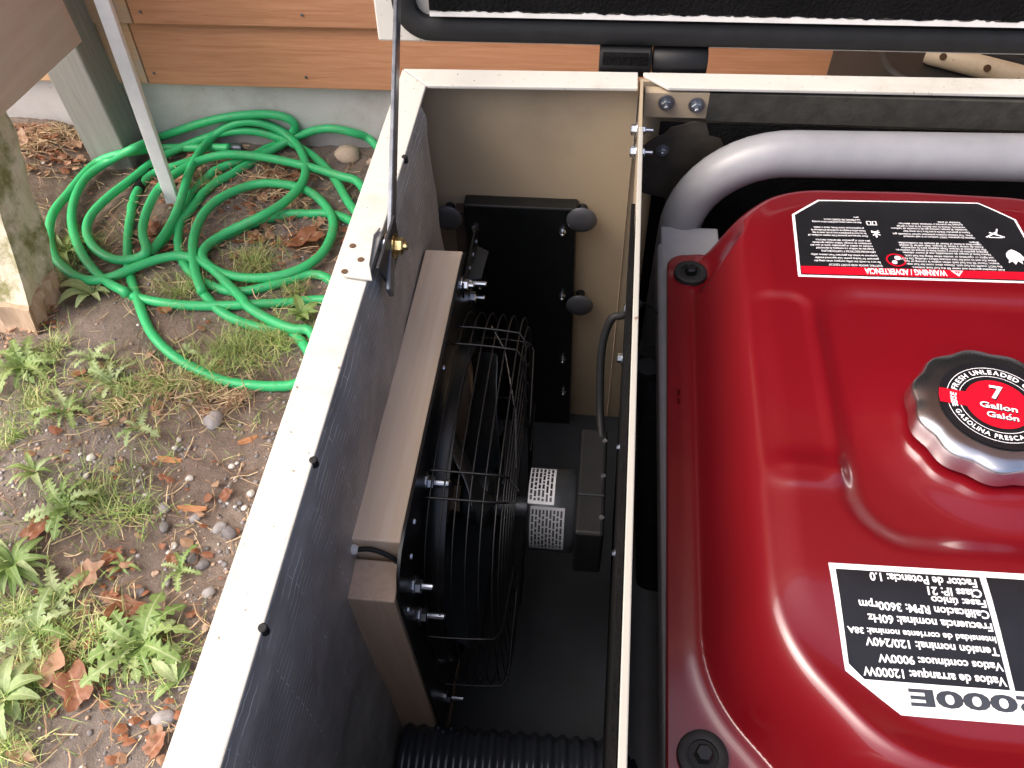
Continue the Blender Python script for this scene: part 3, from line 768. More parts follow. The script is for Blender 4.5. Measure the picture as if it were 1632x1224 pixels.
# rubber mounts
for (u, v_) in ((1101, 432), (1121, 1203)):
    P = at(u, v_, 'z', ZF + .006)
    for sgn in (1, -1):
        x = P.x if sgn > 0 else 2 * XC - P.x
        o = MB().lathe([(.0165, -.004), (.0172, .001), (.0165, .0045), (.0135, .006), (.0100, .0052), (.0098, .003)], (x, P.y, ZF + .001), (0, 0, 1), 30).build('rubber_mount', 'gasket', tank, True)
        MB().lathe([(.0062, 0), (.0062, .0065), (.005, .0078)], (x, P.y, ZF + .004), (0, 0, 1), 6).build('mount_bolt', 'blackmetal', tank)
# --- draping helpers
def on_tank(u, v):
    z = .54
    for _ in range(14):
        P = at(u, v, 'z', z); z = tank_z(P.x, P.y)
    return at(u, v, 'z', z)
def drape_poly(pts, eps, inset=0, n=26):
    """fill a convex outline (list of xy) with a fine radial grid laid on the tank"""
    cx = sum(p.x for p in pts) / len(pts); cy = sum(p.y for p in pts) / len(pts); out = []
    ring = []
    for i in range(len(pts)):
        a, c = pts[i], pts[(i + 1) % len(pts)]
        m_ = max(2, int((Vector((c.x - a.x, c.y - a.y))).length / .006))
        ring += [(a.x + (c.x - a.x) * k / m_, a.y + (c.y - a.y) * k / m_) for k in range(m_)]
    vs = [(cx, cy, tank_z(cx, cy) + eps)]; L = len(ring)
    for r_i in range(1, n + 1):
        t = r_i / n
        vs += [(cx + (x - cx) * t, cy + (y - cy) * t, tank_z(cx + (x - cx) * t, cy + (y - cy) * t) + eps) for x, y in ring]
    fs = [(0, 1 + k, 1 + (k + 1) % L) for k in range(L)]
    fs += [(1 + (q - 1) * L + k, 1 + q * L + k, 1 + q * L + (k + 1) % L, 1 + (q - 1) * L + (k + 1) % L) for q in range(1, n) for k in range(L)]
    b = MB(); b.add(vs, fs); return b
def inset(pts, d):
    n_ = len(pts); out = []
    A = sum(pts[i].x * pts[(i + 1) % n_].y - pts[(i + 1) % n_].x * pts[i].y for i in range(n_)); sg = 1 if A > 0 else -1
    for i in range(n_):
        a, p, c = pts[i - 1].to_2d(), pts[i].to_2d(), pts[(i + 1) % n_].to_2d()
        e1 = (p - a).normalized(); e2 = (c - p).normalized()
        n1 = Vector((-e1.y, e1.x)) * sg; n2 = Vector((-e2.y, e2.x)) * sg
        bis = (n1 + n2).normalized(); k = d / max(.3, bis.dot(n1)); q = p + bis * k
        out.append(Vector((q.x, q.y, 0)))
    return out
# --- warning label (reads from the far side)
lbl = [on_tank(1303, 319), on_tank(1262, 342), on_tank(1272, 441)]
xm_ = (on_tank(1303, 319).x + on_tank(1556, 320).x) / 2
lbl = lbl + [Vector((2 * xm_ - p.x, p.y + .006, 0)) for p in reversed(lbl)]
o = drape_poly(lbl, .0003).build('warning_label', 'white_print', gen, True, angle=180)
inn = inset(lbl, .0024)
WL = drape_poly(inn, .0007).build('label_panel', 'black_print', o, True, angle=180)
pa, pb = inn[2], inn[3]; ta, tbb = inn[1], inn[4]
def wl_pt(s, t):     # s 0..1 left->right in the picture, t 0 bottom -> 1 top of the straight sides
    l = pa.lerp(ta, t); r = pb.lerp(tbb, t); return l.lerp(r, s)
def wl_pt_eps(eps):
    def f(s, t):
        p = wl_pt(s, t); return (p.x, p.y, tank_z(p.x, p.y) + eps)
    return f
g_ = wl_pt_eps(.0011)
MB().grid(lambda s, t: g_(.004 + s * .992, .012 + t * .118), 40, 4).build('red_band', 'red_print', o, True, angle=180)
g2 = wl_pt_eps(.0015)
labw = (pb - pa).length; labh = (ta - pa).length
def wl_text(b, txt, s_right, s_left, tbase, th, bold=.015):
    """upside-down text: begins at s_right, ends at s_left; baseline toward the top of the picture side"""
    vs, fs = text_mesh(txt, 1, bold)
    if not vs: return
    x0 = min(v.x for v in vs); x1 = max(v.x for v in vs)
    b.add([g2(s_right + (s_left - s_right) * (v.x - x0) / (x1 - x0), tbase - th * v.y / .70) for v in vs], fs)
b = MB(); wl_text(b, 'WARNING / ADVERTENCIA', .60, .265, .115, .085, .03)
# warning triangle
tri = [(.645, .035), (.622, .115), (.668, .115)]
b.add([g2(*q) for q in ((.645, .028), (.619, .118), (.671, .118), (.645, .055), (.632, .107), (.658, .107))], [(0, 1, 4, 3), (1, 2, 5, 4), (2, 0, 3, 5)])
b.add([g2(*q) for q in ((.643, .066), (.643, .092), (.647, .092), (.647, .066))], [(0, 1, 2, 3)])
left = [('ELECTRIC SHOCK AND SHORT CIRCUIT', .145, .80), ('Be sure to notify the utility company when using the', .20, 1), ('generator for backup power. Use approved transfer', .25, .98), ('equipment to isolate the generator from electric utility.', .30, 1.03),
        ('DESCARGAS ELECTRICAS Y CORTOCIRCUITO', .365, .85), ('Asegurese de notificar a la compania de electricidad', .41, .92), ('cuando se utilice el generador para el uso del', .455, 1.0), ('suministro de energia. Utilice equipo aprobado', .50, .96), ('para aislar el generador del servicio electrico.', .545, .90),
        ('Never operate your generator if the weather conditions call', .625, 1.0), ('for any kind of precipitation such as rain, snow or fog.', .67, .92), ('Nunca utilice el equipo en condiciones atmosfericas de', .715, .93), ('precipitaciones como lluvia, nieve o niebla.', .76, .88),
        ('Read the owners manual and all labels before operating.', .86, .88), ('Lea el MANUAL DEL USUARIO antes de', .905, .65), ('operar.', .95, .10)]
for txt, t, wf_ in left:
    sr = .352 + .0 - .062 * t; wl_text(b, txt, sr, sr - .285 * wf_ * (1 - .12 * t), t + .028, .030, .012)
right = [('Add unleaded gasoline and never fill the fuel tank indoors.', .135, 1.0), ('Do NOT overfill the fuel tank. Always allow room for fuel exp-', .185, 1.04), ('ansion. Never fill the fuel tank when engine is running or hot.', .23, 1.05), ('Allow the unit to cool for two minutes before refueling. Do NOT', .275, 1.07), ('use lights or cigarettes or smoke when filling the fuel tank.', .32, 1.0),
         ('Nunca llene el tanque de combustible con el motor caliente.', .37, 1.0), ('Agregue gasolina sin plomo y nunca llene el tanque en interiores.', .41, 1.06), ('No sobrellene el tanque. Deje espacio para la expansion', .45, .98), ('Antes de volver a llenar el tanque, deje enfriar la unidad', .49, .98), ('cigarrillos o fume al llenar el tanque de combustible.', .53, .98), ('tanque.', .565, .12),
         ('Operate the generator ONLY outdoors or in well ventilated', .64, .86), ('areas. The exhaust contains poisonous carbon monoxide gas.', .68, .98), ('Opere el generador SOLO al aire libre o en zonas bien', .73, .82), ('ventiladas. El escape contiene gas de monoxido de carbono', .775, .95), ('venenoso. Nunca lo use dentro de la casa o garaje', .815, .86), ('aunque las puertas y ventanas esten abiertas.', .86, .82), ('Ventilar el area.', .90, .3)]
for txt, t, wf_ in right:
    sr = .862 - .125 * t; wl_text(b, txt, sr, sr - .385 * wf_ * (1 - .10 * t), t + .028, .030, .012)
# pictograms: flame, pouring figure, worker, booklet
def wl_poly(b, c, pts, k=1.0):
    vs = [g2(c[0] + p[0] * k / labw, c[1] + p[1] * k / labh) for p in pts]; b.add(vs, [tuple(range(len(vs)))])
fl_ = [(0, .0105), (-.0035, .0085), (-.0068, .0045), (-.0078, 0), (-.0070, -.0045), (-.0085, -.0085), (-.0045, -.0060), (-.0030, -.0105), (.0005, -.0055), (.0035, -.0095), (.0045, -.0040), (.0085, -.0060), (.0072, 0), (.0058, .0050), (.0030, .0080)]
wl_poly(b, (.915, .36), fl_)
for dx_, dy_, a_, l_, w_ in ((-.003, 0, .6, .014, .0016), (.002, .0, -.5, .014, .0016), (0, -.004, 0, .012, .0012), (.003, .004, 1.2, .01, .0014)):
    c_, s_ = math.cos(a_), math.sin(a_); wl_poly(b, (.875, .72), [(dx_ + c_ * x - s_ * y, dy_ + s_ * x + c_ * y) for x, y in ((-l_ / 2, -w_ / 2), (l_ / 2, -w_ / 2), (l_ / 2, w_ / 2), (-l_ / 2, w_ / 2))])
for dx_, dy_, a_, l_, w_ in ((0, 0, .9, .010, .0012), (0, 0, -.7, .010, .0012), (0, .001, 0, .008, .0012), (0, -.002, 1.57, .009, .0018)):
    c_, s_ = math.cos(a_), math.sin(a_); wl_poly(b, (.352, .70), [(dx_ + c_ * x - s_ * y, dy_ + s_ * x + c_ * y) for x, y in ((-l_ / 2, -w_ / 2), (l_ / 2, -w_ / 2), (l_ / 2, w_ / 2), (-l_ / 2, w_ / 2))])
for x0_ in (-.0048, .0004):
    wl_poly(b, (.345, .87), [(x0_, -.003), (x0_ + .0044, -.003), (x0_ + .0044, -.0022), (x0_, -.0022)]); wl_poly(b, (.345, .87), [(x0_, .003), (x0_ + .0044, .003), (x0_ + .0044, .0022), (x0_, .0022)])
    wl_poly(b, (.345, .87), [(x0_, -.003), (x0_ + .0009, -.003), (x0_ + .0009, .003), (x0_, .003)]); wl_poly(b, (.345, .87), [(x0_ + .0035, -.003), (x0_ + .0044, -.003), (x0_ + .0044, .003), (x0_ + .0035, .003)])
wl_poly(b, (.408, .26), [(math.cos(a) * .0028 + .0018, math.sin(a) * .003 + .003) for a in [2 * PI * i / 12 for i in range(12)]])
wl_poly(b, (.408, .26), [(math.cos(a) * .0024 - .0018, math.sin(a) * .0026 - .003) for a in [2 * PI * i / 12 for i in range(12)]])
b.build('warning_lettering', 'white_print', o)
b = MB(); n_ = 40
ra, rb_ = .0088, .0074
b.add([g2(.408 + rr * math.cos(2 * PI * k / n_) / labw, .26 + rr * math.sin(2 * PI * k / n_) / labh) for rr in (ra, rb_) for k in range(n_)], [(k, (k + 1) % n_, n_ + (k + 1) % n_, n_ + k) for k in range(n_)])
wl_poly(b, (.408, .26), [(-.0055, -.0042), (-.0045, -.0055), (.0055, .0042), (.0045, .0055)])
b.build('prohibition_ring', 'red_print', o)

# --- rating label at the near edge
pts = [on_tank(1320, 897), on_tank(1347, 1069), on_tank(1436, 1140), on_tank(1632, 1156)]
dr = (pts[3] - pts[2]); dr.z = 0
ur = (on_tank(1632, 915) - pts[0]); ur.z = 0
W2 = .245
pts2 = pts[:3] + [pts[2] + dr.normalized() * (W2 - .045), pts[1] + dr.normalized() * W2, pts[0] + ur.normalized() * W2]
pts2 = [Vector((p.x, p.y, 0)) for p in pts2]
o2 = drape_poly(pts2, .0003).build('rating_label', 'white_print', gen, True, angle=180)
A = on_tank(1331, 907); B = on_tank(1560, 921); Cc = on_tank(1377, 1083); D = on_tank(1609, 1101)
E_ = on_tank(1352, 1058)
pan = [Vector((p.x, p.y, 0)) for p in (A, E_, Cc, D, B)]
drape_poly(pan, .0008).build('label_panel', 'black_print', o2, True, angle=180)
off = dr.normalized()
B2 = on_tank(1570, 921); D2 = on_tank(1617, 1102)
pan = [Vector((p.x, p.y, 0)) for p in (B2, D2, D2 + off * .085, B2 + off * .10)]
drape_poly(pan, .0008).build('label_panel', 'black_print', o2, True, angle=180)
def rl_line(b, txt, pr, pl_, hpx, bold=.02, eps=.0013):
    """upside-down line from right pixel pr to left pixel pl_; hpx = letter height in pixels (upwards = toward the near edge)"""
    vs, fs = text_mesh(txt, 1, bold)
    x0 = min(v.x for v in vs); x1 = max(v.x for v in vs)
    out = []
    cx = (pr[0] + pl_[0]) / 2
    r0, r1 = on_tank(*pr), on_tank(pr[0] + hpx * .24, pr[1] + hpx); l0, l1 = on_tank(*pl_), on_tank(pl_[0] + hpx * .18, pl_[1] + hpx)
    for v in vs:
        s = (v.x - x0) / (x1 - x0); t = v.y / .70
        a = r0.lerp(l0, s); c = r1.lerp(l1, s); p = a.lerp(c, t); out.append((p.x, p.y, tank_z(p.x, p.y) + eps))
    b.add(out, fs)
b = MB()
for txt, pr, pl_, h_ in (('Factor de Potencia: 1.0', (1553, 922), (1383, 910), 11), ('Class IP: 21', (1561, 938), (1475, 933), 11), ('Fase: único', (1568, 955), (1481, 948), 10),
                     ('Calificacion RPM: 3600rpm', (1573, 972), (1366, 954), 11), ('Frecuencia nominal: 60Hz', (1578, 992), (1380, 976), 11), ('Intensidad de corriente nominal: 38A', (1584, 1013), (1348, 996), 8.5),
                     ('Tensión nominal: 120/240V', (1588, 1031), (1376, 1013), 11), ('Vatios continuos: 9000W', (1595, 1055), (1396, 1040), 11), ('Vatios de arranque: 12000W', (1600, 1078), (1372, 1060), 12)):
    rl_line(b, txt, (pr[0] + 1, pr[1] + 3.5), (pl_[0] + 1, pl_[1] + 3.5), h_ * 1.16, .028)
b.build('rating_lettering', 'white_print', o2)
b = MB(); rl_line(b, '12000E', (1690, 1116), (1446, 1099), 26, .035, .0010); b.build('model_lettering', mat('dark_ink', (.035, .04, .05), .4), o2)

# --- filler cap
cz = tank_z(*CAPC) + .004
cp = Vector((CAPC[0], CAPC[1], cz))
cap = empty('fuel_cap', cp); cap.parent = gen; cap.matrix_parent_inverse = gen.matrix_world.inverted()
CR = .0585; NL = 11
def scl(th, r, h):
    k = smooth01((r / CR - .80) / .2); c_ = .5 + .5 * math.cos(th * NL + .6)
    return 1 - k * .048 * (1 - c_ ** .8)
MB().lathe([(CR * .88, 0), (CR * 1.0, .002), (CR * 1.005, .005), (CR * 1.0, .0150), (CR * .985, .0185), (CR * .95, .0203), (CR * .80, .0215), (CR * .5, .0226), (0.0001, .0228)], cp, (0, 0, 1), 240, scal=scl).build('cap_body', 'chrome', cap, True, angle=45)
LB = cz + .0232
def disc(r0, r1, z, a0=0, a1=2 * PI, n=72):
    return MB().add([(cp.x + r * math.cos(a0 + (a1 - a0) * k / n), cp.y + r * math.sin(a0 + (a1 - a0) * k / n), z) for r in (r0, r1) for k in range(n + 1)], [(k, n + 1 + k, n + 2 + k, k + 1) for k in range(n)])
LR = .0405
disc(.0001, LR, LB).build('cap_label', 'black_print', cap)
TW = R(-9)      # the sticker is turned a little
def cl(x, y, z): return (cp.x + x * math.cos(TW) - y * math.sin(TW), cp.y + x * math.sin(TW) + y * math.cos(TW), z)
b = MB()
for r_i in (.0345, .0262):
    for a0, a1 in ((R(12), R(168)), (R(192), R(348))):
        n_ = 40; b.add([cl(r * math.cos(a0 + (a1 - a0) * k / n_), r * math.sin(a0 + (a1 - a0) * k / n_), LB + .0003) for r in (r_i, r_i + .0005) for k in range(n_ + 1)], [(k, k + 1, n_ + 2 + k, n_ + 1 + k) for k in range(n_)])
b.build('cap_rings', 'white_print', cap)
b = MB(); n_ = 48
rg = [cl(.0225 * math.cos(2 * PI * k / n_), .0225 * math.sin(2 * PI * k / n_), LB + .0004) for k in range(n_)]
b.add(rg, [tuple(range(n_))])
hw = .0068
for sg in (-1, 1):
    a = math.asin(hw / LR); b.add([cl(sg * .0195, -hw, LB + .0005), cl(sg * LR * math.cos(a), -hw, LB + .0005), cl(sg * LR, 0, LB + .0005), cl(sg * LR * math.cos(a), hw, LB + .0005), cl(sg * .0195, hw, LB + .0005)], [(0, 1, 2, 3, 4)])
b.build('cap_band', 'red_print', cap)
b = MB(); sh = MB()
for mbx, dz, dxy, bold in ((sh, .0007, .0004, .05), (b, .0010, 0, .02)):
    for txt, cx, cy, w_, h_ in (('7', 0, .0045, .0095, .0125), ('Gallon', 0, -.0055, .0255, .0052), ('Galon', .002, -.0138, .0215, .0050)):
        vs_, fs_ = text_mesh(txt, 1, bold)
        x0 = min(v.x for v in vs_); x1 = max(v.x for v in vs_)
        mbx.add([cl(cx - w_ / 2 + (v.x - x0) / (x1 - x0) * w_ + dxy, cy + v.y / .70 * h_ - dxy, LB + dz) for v in vs_], fs_)
        if txt == 'Galon':
            mbx.add([cl(cx + q[0] + dxy, cy + q[1] - dxy, LB + dz) for q in ((.0042, .0043), (.0050, .0041), (.0064, .0055), (.0054, .0057))], [(0, 1, 2, 3)])
sh.build('cap_lettering_shadow', 'black_print', cap); b.build('cap_lettering', 'white_print', cap)
b = MB()
def arc_text(b, txt, rad, mid, h, up):
    wds = []
    for ch_ in txt:
        if ch_ == ' ': wds.append((.40, None)); continue
        vs_, fs_ = text_mesh(ch_, 1, .03); x0 = min(v.x for v in vs_); x1 = max(v.x for v in vs_); wds.append((x1 - x0 + .12, (vs_, fs_, x0)))
    tot = sum(a for a, _ in wds); k = h / .70; ang = mid + (tot * k / rad / 2 if up else -tot * k / rad / 2)
    for wv, dt in wds:
        if dt:
            vs_, fs_, x0 = dt; out = []
            for v in vs_:
                da = (v.x - x0) * k / rad; rr = rad + (v.y * k if up else -v.y * k); a = ang - da if up else ang + da
                out.append(cl(rr * math.cos(a), rr * math.sin(a), LB + .0006))
            b.add(out, fs_)
        ang += -wv * k / rad if up else wv * k / rad
arc_text(b, 'USE FRESH UNLEADED GASOLINE', .0285, R(90), .0041, True)
arc_text(b, 'USE GASOLINA FRESCA SIN PLOMO', .0326, R(270), .0038, False)
b.build('cap_ring_lettering', 'white_print', cap)

# --- frame: rear hoop of round tube, post, bracket, near hoop out of frame
TZ, TY, TR = .545, .746, .0238
def hoop_frame(y, slope):
    xl, xr = .095, .600; rad = .105; pts = [(xl - .006, y, .03), (xl - .004, y, .2)]
    for i in range(13):
        a = R(180 - 90 * i / 12); pts.append((xl + rad + rad * math.cos(a), y + 0, TZ - rad + rad * math.sin(a)))
    for i in range(1, 7): pts.append((xl + rad + (xr - xl - 2 * rad) * i / 7, y + slope * i / 7, TZ))
    for i in range(13):
        a = R(90 - 90 * i / 12); pts.append((xr - rad + rad * math.cos(a), y + slope, TZ - rad + rad * math.sin(a)))
    pts += [(xr, y + slope, .2), (xr, y + slope, .03)]
    return pts
MB().tube(hoop_frame(TY - .003, .009), TR, 28).build('frame_tube', 'gentube', gen, True, angle=180)
MB().tube([(x, y, z) for x, y, z in hoop_frame(.055, 0)], TR, 28).build('frame_tube', 'gentube', gen, True, angle=180)
MB().tube([(.088, .745, .11), (.088, .055, .11)], TR * .9, 24).build('side_rail', 'gentube', gen, True)
MB().tube([(.600, .745, .11), (.600, .055, .11)], TR * .9, 24).build('side_rail', 'gentube', gen, True)
# tank support rail just under the flange, with bracket
b = MB(); b.prism([(.072, .725, .452), (.135, .725, .452), (.135, .690, .452), (.110, .655, .452), (.072, .655, .452)], (0, 0, .006)); b.build('tank_bracket', 'gentube', gen, bevel=.002)
MB().box((.068, .15, .425), (.098, .70, .4575)).build('tank_rail', 'gentube', gen, bevel=.006, seg=3)
# engine block mass below, seen only as dark shapes between tank and divider
MB().tube([at(1042, 560, 'z', .40), at(1034, 955, 'z', .10)], .0165, 20).build('intake_pipe', 'gunmetal', gen, True)
MB().box((.13, .15, .06), (.50, .66, .36)).build('engine_block', 'blackmatt', gen, bevel=.02, seg=3)
MB().tube([(.0600, .535, .425), (.060, .535, .435)], .0115, 18).build('rubber_foot', 'gasket', gen, True)
wr = MB().tube(spline([(.052, .615, .444), (.062, .60, .455), (.066, .585, .46)]), .0016, 8).build('signal_wire', 'gasket', None, True); tag(wr, 'thin black wire passing from the divider to the generator', 'wire')
bw = MB().tube(spline([(.30, .775, .50), (.36, .771, .512), (.44, .770, .517), (.56, .772, .518)]), .006, 10).build('battery_cable', 'gasket', None, True)
tag(bw, 'black cable running behind the grey generator frame tube', 'cable')

# ------------------------------------------------------------------ things behind the box at the right
tub = MB()
prof = rrect(.404, .95, 1.10, 1.50, .075, 8)
tub.prism([(x, y, -.055) for x, y in prof], (0, 0, .475))
tag(tub.build('plastic_tub', 'steam', None, True, bevel=.006, angle=40), 'dark grey plastic tub with a rounded corner behind the box', 'tub')
pa_ = at(1478, 84, 'z', .4355); pb_ = at(1632, 124, 'z', .4355); pb_ = pa_ + (pb_ - pa_) * 2.4
pipe = MB().tube([pa_ + (pb_ - pa_) * t for t in (0, .02, .3, .6, 1)], [.0135, .0150, .0150, .0150, .0150], 20).build('perforated_pipe', 'ivory', None, True, angle=50)
tag(pipe, 'ivory pipe with dark holes lying on the dark tub behind the box', 'pipe')
for t in (.075, .265, .46, .66):
    c_ = pa_ + (pb_ - pa_) * t; nrm = (CLOC - c_).normalized(); dd = (pb_ - pa_).normalized(); nrm = (nrm - dd * nrm.dot(dd)).normalized()
    MB().lathe([(.0050, 0), (.0050, .0006)], c_ + nrm * .0148, nrm, 14).build('pipe_hole', 'hole', pipe)
q0 = at(1520, 70, 'z', .4345); q1 = at(1632, 103, 'z', .4345)
b = MB(); b.tube([q0, q0 + (q1 - q0) * 2], .0125, 14); tag(b.build('rubber_strip', 'gasket', None, True), 'black rubber strip lying beyond the ivory pipe on the tub', 'strip')
fq = at(1570, 62, 'z', .44)
b = MB()
b.grid(lambda s, t: (fq.x + s * .2, fq.y - .045 + t * .14 + .01 * fbm(s * 9, t * 9, 1) - .03 * s, .431 + .012 + .016 * fbm(s * 16, t * 16, 5)), 40, 30)
tag(b.build('foil_scrap', 'foil', None, True, angle=20), 'crumpled scrap of bright foil at the right edge behind the box', 'foil')

# ------------------------------------------------------------------ green hose
Z1 = lambda u, v: (u * .3922, v * .3922)
Z2 = lambda u, v: (u * .3922, v * .3922 + 460)
HR = .0094
def hose_path(segs):
    pts = []
    for kind, lay, lst in segs:
        for (u, v) in lst:
            if kind == 'w': pts.append(Vector((u, v, gz(u, v) + HR * .8 + lay * .012))); continue
            x, y = Z1(u, v) if kind == 1 else Z2(u, v)
            P = at(x, y, 'z', G + HR); h_ = gz(P.x, P.y) + HR * .8 + lay * .013
            P = at(x, y, 'z', h_)
            lim = 1.476 - HR - .004 if -1.2 < P.x < -1.05 else WALLY - HR - .004
            if P.y > lim: P = at(x, y, 'y', lim)
            pts.append(P)
    pts = spline(pts, 7)
    for _ in range(7):
        pts = [pts[0]] + [(pts[i - 1] + pts[i] * 2 + pts[i + 1]) / 4 for i in range(1, len(pts) - 1)] + [pts[-1]]
    for q in pts: q.z = max(q.z, gz(q.x, q.y) + HR * .75)
    return pts
S3 = [(1, 1, [(935, 600), (840, 600), (740, 600), (640, 603), (500, 622), (400, 655), (330, 720), (275, 790), (220, 855), (200, 930), (210, 1020), (260, 1090), (350, 1140), (450, 1128), (540, 1090), (650, 1050), (760, 1040), (860, 1090), (930, 1160), (990, 1220)]),
      (2, 1, [(1005, 72), (1100, 130), (1200, 168), (1275, 178)]), ('w', 0, [(-.44, .86), (-.34, .95), (-.33, 1.06)]),
      (2, 0, [(1330, 45)]), (2, 0, [(1200, 55), (1080, 62), (900, 70), (750, 68), (600, 48), (500, 18)]),
      (1, 1, [(520, 1190), (430, 1145), (350, 1060), (302, 960), (290, 870), (312, 780), (360, 710), (450, 650), (560, 595), (640, 562), (700, 540), (850, 490), (1000, 466), (1120, 467), (1190, 492), (1195, 535)]),
      (1, 0, [(1130, 585), (1000, 645), (900, 680), (830, 735), (765, 810), (730, 910), (725, 1000), (745, 1070), (800, 1130), (880, 1170), (980, 1188), (1130, 1155), (1330, 1110)]),
      ('w', 0, [(-.40, 1.00), (-.30, 1.15), (-.33, 1.30)]),
      (1, 0, [(1530, 590), (1450, 545), (1330, 520), (1210, 553), (1080, 625), (950, 705), (850, 760), (770, 860), (690, 950)]),
      (1, 1, [(600, 1035), (655, 975), (705, 890)]),
      (1, 2, [(740, 800), (768, 700), (810, 620), (870, 550), (950, 503), (1040, 495), (1140, 530), (1210, 590), (1243, 670), (1228, 745), (1160, 820), (1060, 880)]),
      (1, 1, [(950, 930), (862, 980), (822, 1025), (835, 1068), (900, 1110), (1000, 1130), (1120, 1125), (1230, 1090), (1310, 1030), (1350, 950), (1350, 880), (1300, 810), (1235, 768), (1130, 745), (1030, 750), (920, 790), (840, 850), (800, 920), (782, 1000), (792, 1100), (820, 1180)]),
      (2, 0, [(820, 10), (885, 85), (970, 133), (1080, 165), (1210, 180)]),
      ('w', 0, [(-.42, .83), (-.31, .93), (-.30, 1.08)]),
      (1, 1, [(1440, 860), (1380, 755), (1300, 655), (1200, 588), (1100, 548), (1000, 530), (880, 545), (760, 590), (640, 645), (520, 740), (440, 800), (372, 870), (350, 935), (380, 1005), (460, 1055), (550, 1052)]),
      (1, 2, [(598, 1020), (578, 950), (592, 870), (640, 770), (720, 700), (820, 650), (920, 627), (1050, 635), (1180, 660), (1300, 690), (1400, 722), (1480, 762)]),
      ('w', 0, [(-.40, 1.18), (-.35, 1.13)]),
      (1, 0, [(1430, 890), (1250, 870), (1100, 885), (950, 942), (850, 995), (810, 1040)])]
h1 = MB().tube(hose_path(S3), HR, 14).build('garden_hose', 'hose', None, True, angle=180)
tag(h1, 'long green garden hose lying in loose coils by the foundation', 'hose')
S8 = [(2, 0, [(1250, 396), (1190, 397), (1050, 396), (920, 380), (800, 330), (700, 270), (622, 192), (582, 110), (550, 10)]), (1, 0, [(528, 1120), (518, 1000), (530, 880), (562, 765), (620, 705)])]
h2p = hose_path([('w', 0, [(-.30, .70), (-.40, .705)])] + S8 + [(1, 0, [(700, 680), (790, 650)])])
h2 = MB().tube(h2p, HR, 14).build('garden_hose', 'hose', None, True, angle=180)
tag(h2, 'shorter length of green hose with a black coupling curving toward the box', 'hose')
cpth = hose_path([(1, 0, [(560, 770), (575, 740), (600, 715), (625, 698)])])
MB().tube(cpth, HR * 1.25, 14).build('hose_coupling', 'gasket', h2, True)
e0 = at(*Z1(935, 600), 'z', G + HR * 2); MB().lathe([(HR * 1.15, 0), (HR * 1.2, .004), (HR * 1.2, .02), (HR * .9, .03)], e0, (1, -.05, 0), 16).build('hose_end', 'steelbar', h1, True)

# ------------------------------------------------------------------ ground litter
def visible_xy(rng):
    while True:
        u, v = rng.uniform(-30, 640), rng.uniform(200, 1260)
        if u > 660 - (v - 110) * .345: continue
        P = at(u, v, 'z', G)
        if P.y < WALLY - .03: return P.x, P.y
rng = random.Random(5)
ico = []
t_ = (1 + 5 ** .5) / 2
iv = [Vector(q).normalized() for q in ((-1, t_, 0), (1, t_, 0), (-1, -t_, 0), (1, -t_, 0), (0, -1, t_), (0, 1, t_), (0, -1, -t_), (0, 1, -t_), (t_, 0, -1), (t_, 0, 1), (-t_, 0, -1), (-t_, 0, 1))]
ifc = [(0, 11, 5), (0, 5, 1), (0, 1, 7), (0, 7, 10), (0, 10, 11), (1, 5, 9), (5, 11, 4), (11, 10, 2), (10, 7, 6), (7, 1, 8), (3, 9, 4), (3, 4, 2), (3, 2, 6), (3, 6, 8), (3, 8, 9), (4, 9, 5), (2, 4, 11), (6, 2, 10), (8, 6, 7), (9, 8, 1)]
def pebble(b, x, y, r):
    q = Matrix.Rotation(rng.uniform(0, 6.3), 3, 'Z'); sx, sy, sz = rng.uniform(.7, 1.3), rng.uniform(.7, 1.1), rng.uniform(.4, .75)
    b.add([Vector((x, y, gz(x, y) + r * .15)) + q @ Vector((v.x * sx, v.y * sy, v.z * sz)) * r * rng.uniform(.85, 1.1) for v in iv], ifc)
gb = MB()
for i in range(5200):
    x, y = visible_xy(rng)
    # stones gather along the strip beside the box
    if rng.random() > .25 + .75 * smooth01((fbm(x * 2.5, y * 2.5, 8) + .25) * 1.6): continue
    gb.cm = rng.choices((0, 1, 2, 3), (3, 3, .8, 4))[0]
    pebble(gb, x, y, .0012 + .0042 * rng.random() ** 2.5)
tag(gb.build('gravel', ['peb_grey', 'peb_dark', 'peb_white', 'peb_brown'], None, True, angle=180), 'fine gravel and crumbs of earth scattered over the soil', 'gravel', kind='stuff')
def stone_mesh(seed):
    b = MB(); n1, n2 = 14, 8; vs = []
    for j in range(n2 + 1):
        ph = PI * j / n2
        for i in range(n1):
            th = 2 * PI * i / n1; d = Vector((math.sin(ph) * math.cos(th), math.sin(ph) * math.sin(th), math.cos(ph)))
            vs.append(d * (1 + .22 * fbm(d.x * 1.3 + seed, d.y * 1.3, d.z * 1.3, 3)))
    fs = [(j * n1 + i, (j + 1) * n1 + i, (j + 1) * n1 + (i + 1) % n1, j * n1 + (i + 1) % n1) for j in range(n2) for i in range(n1)]
    return b.add(vs, fs)
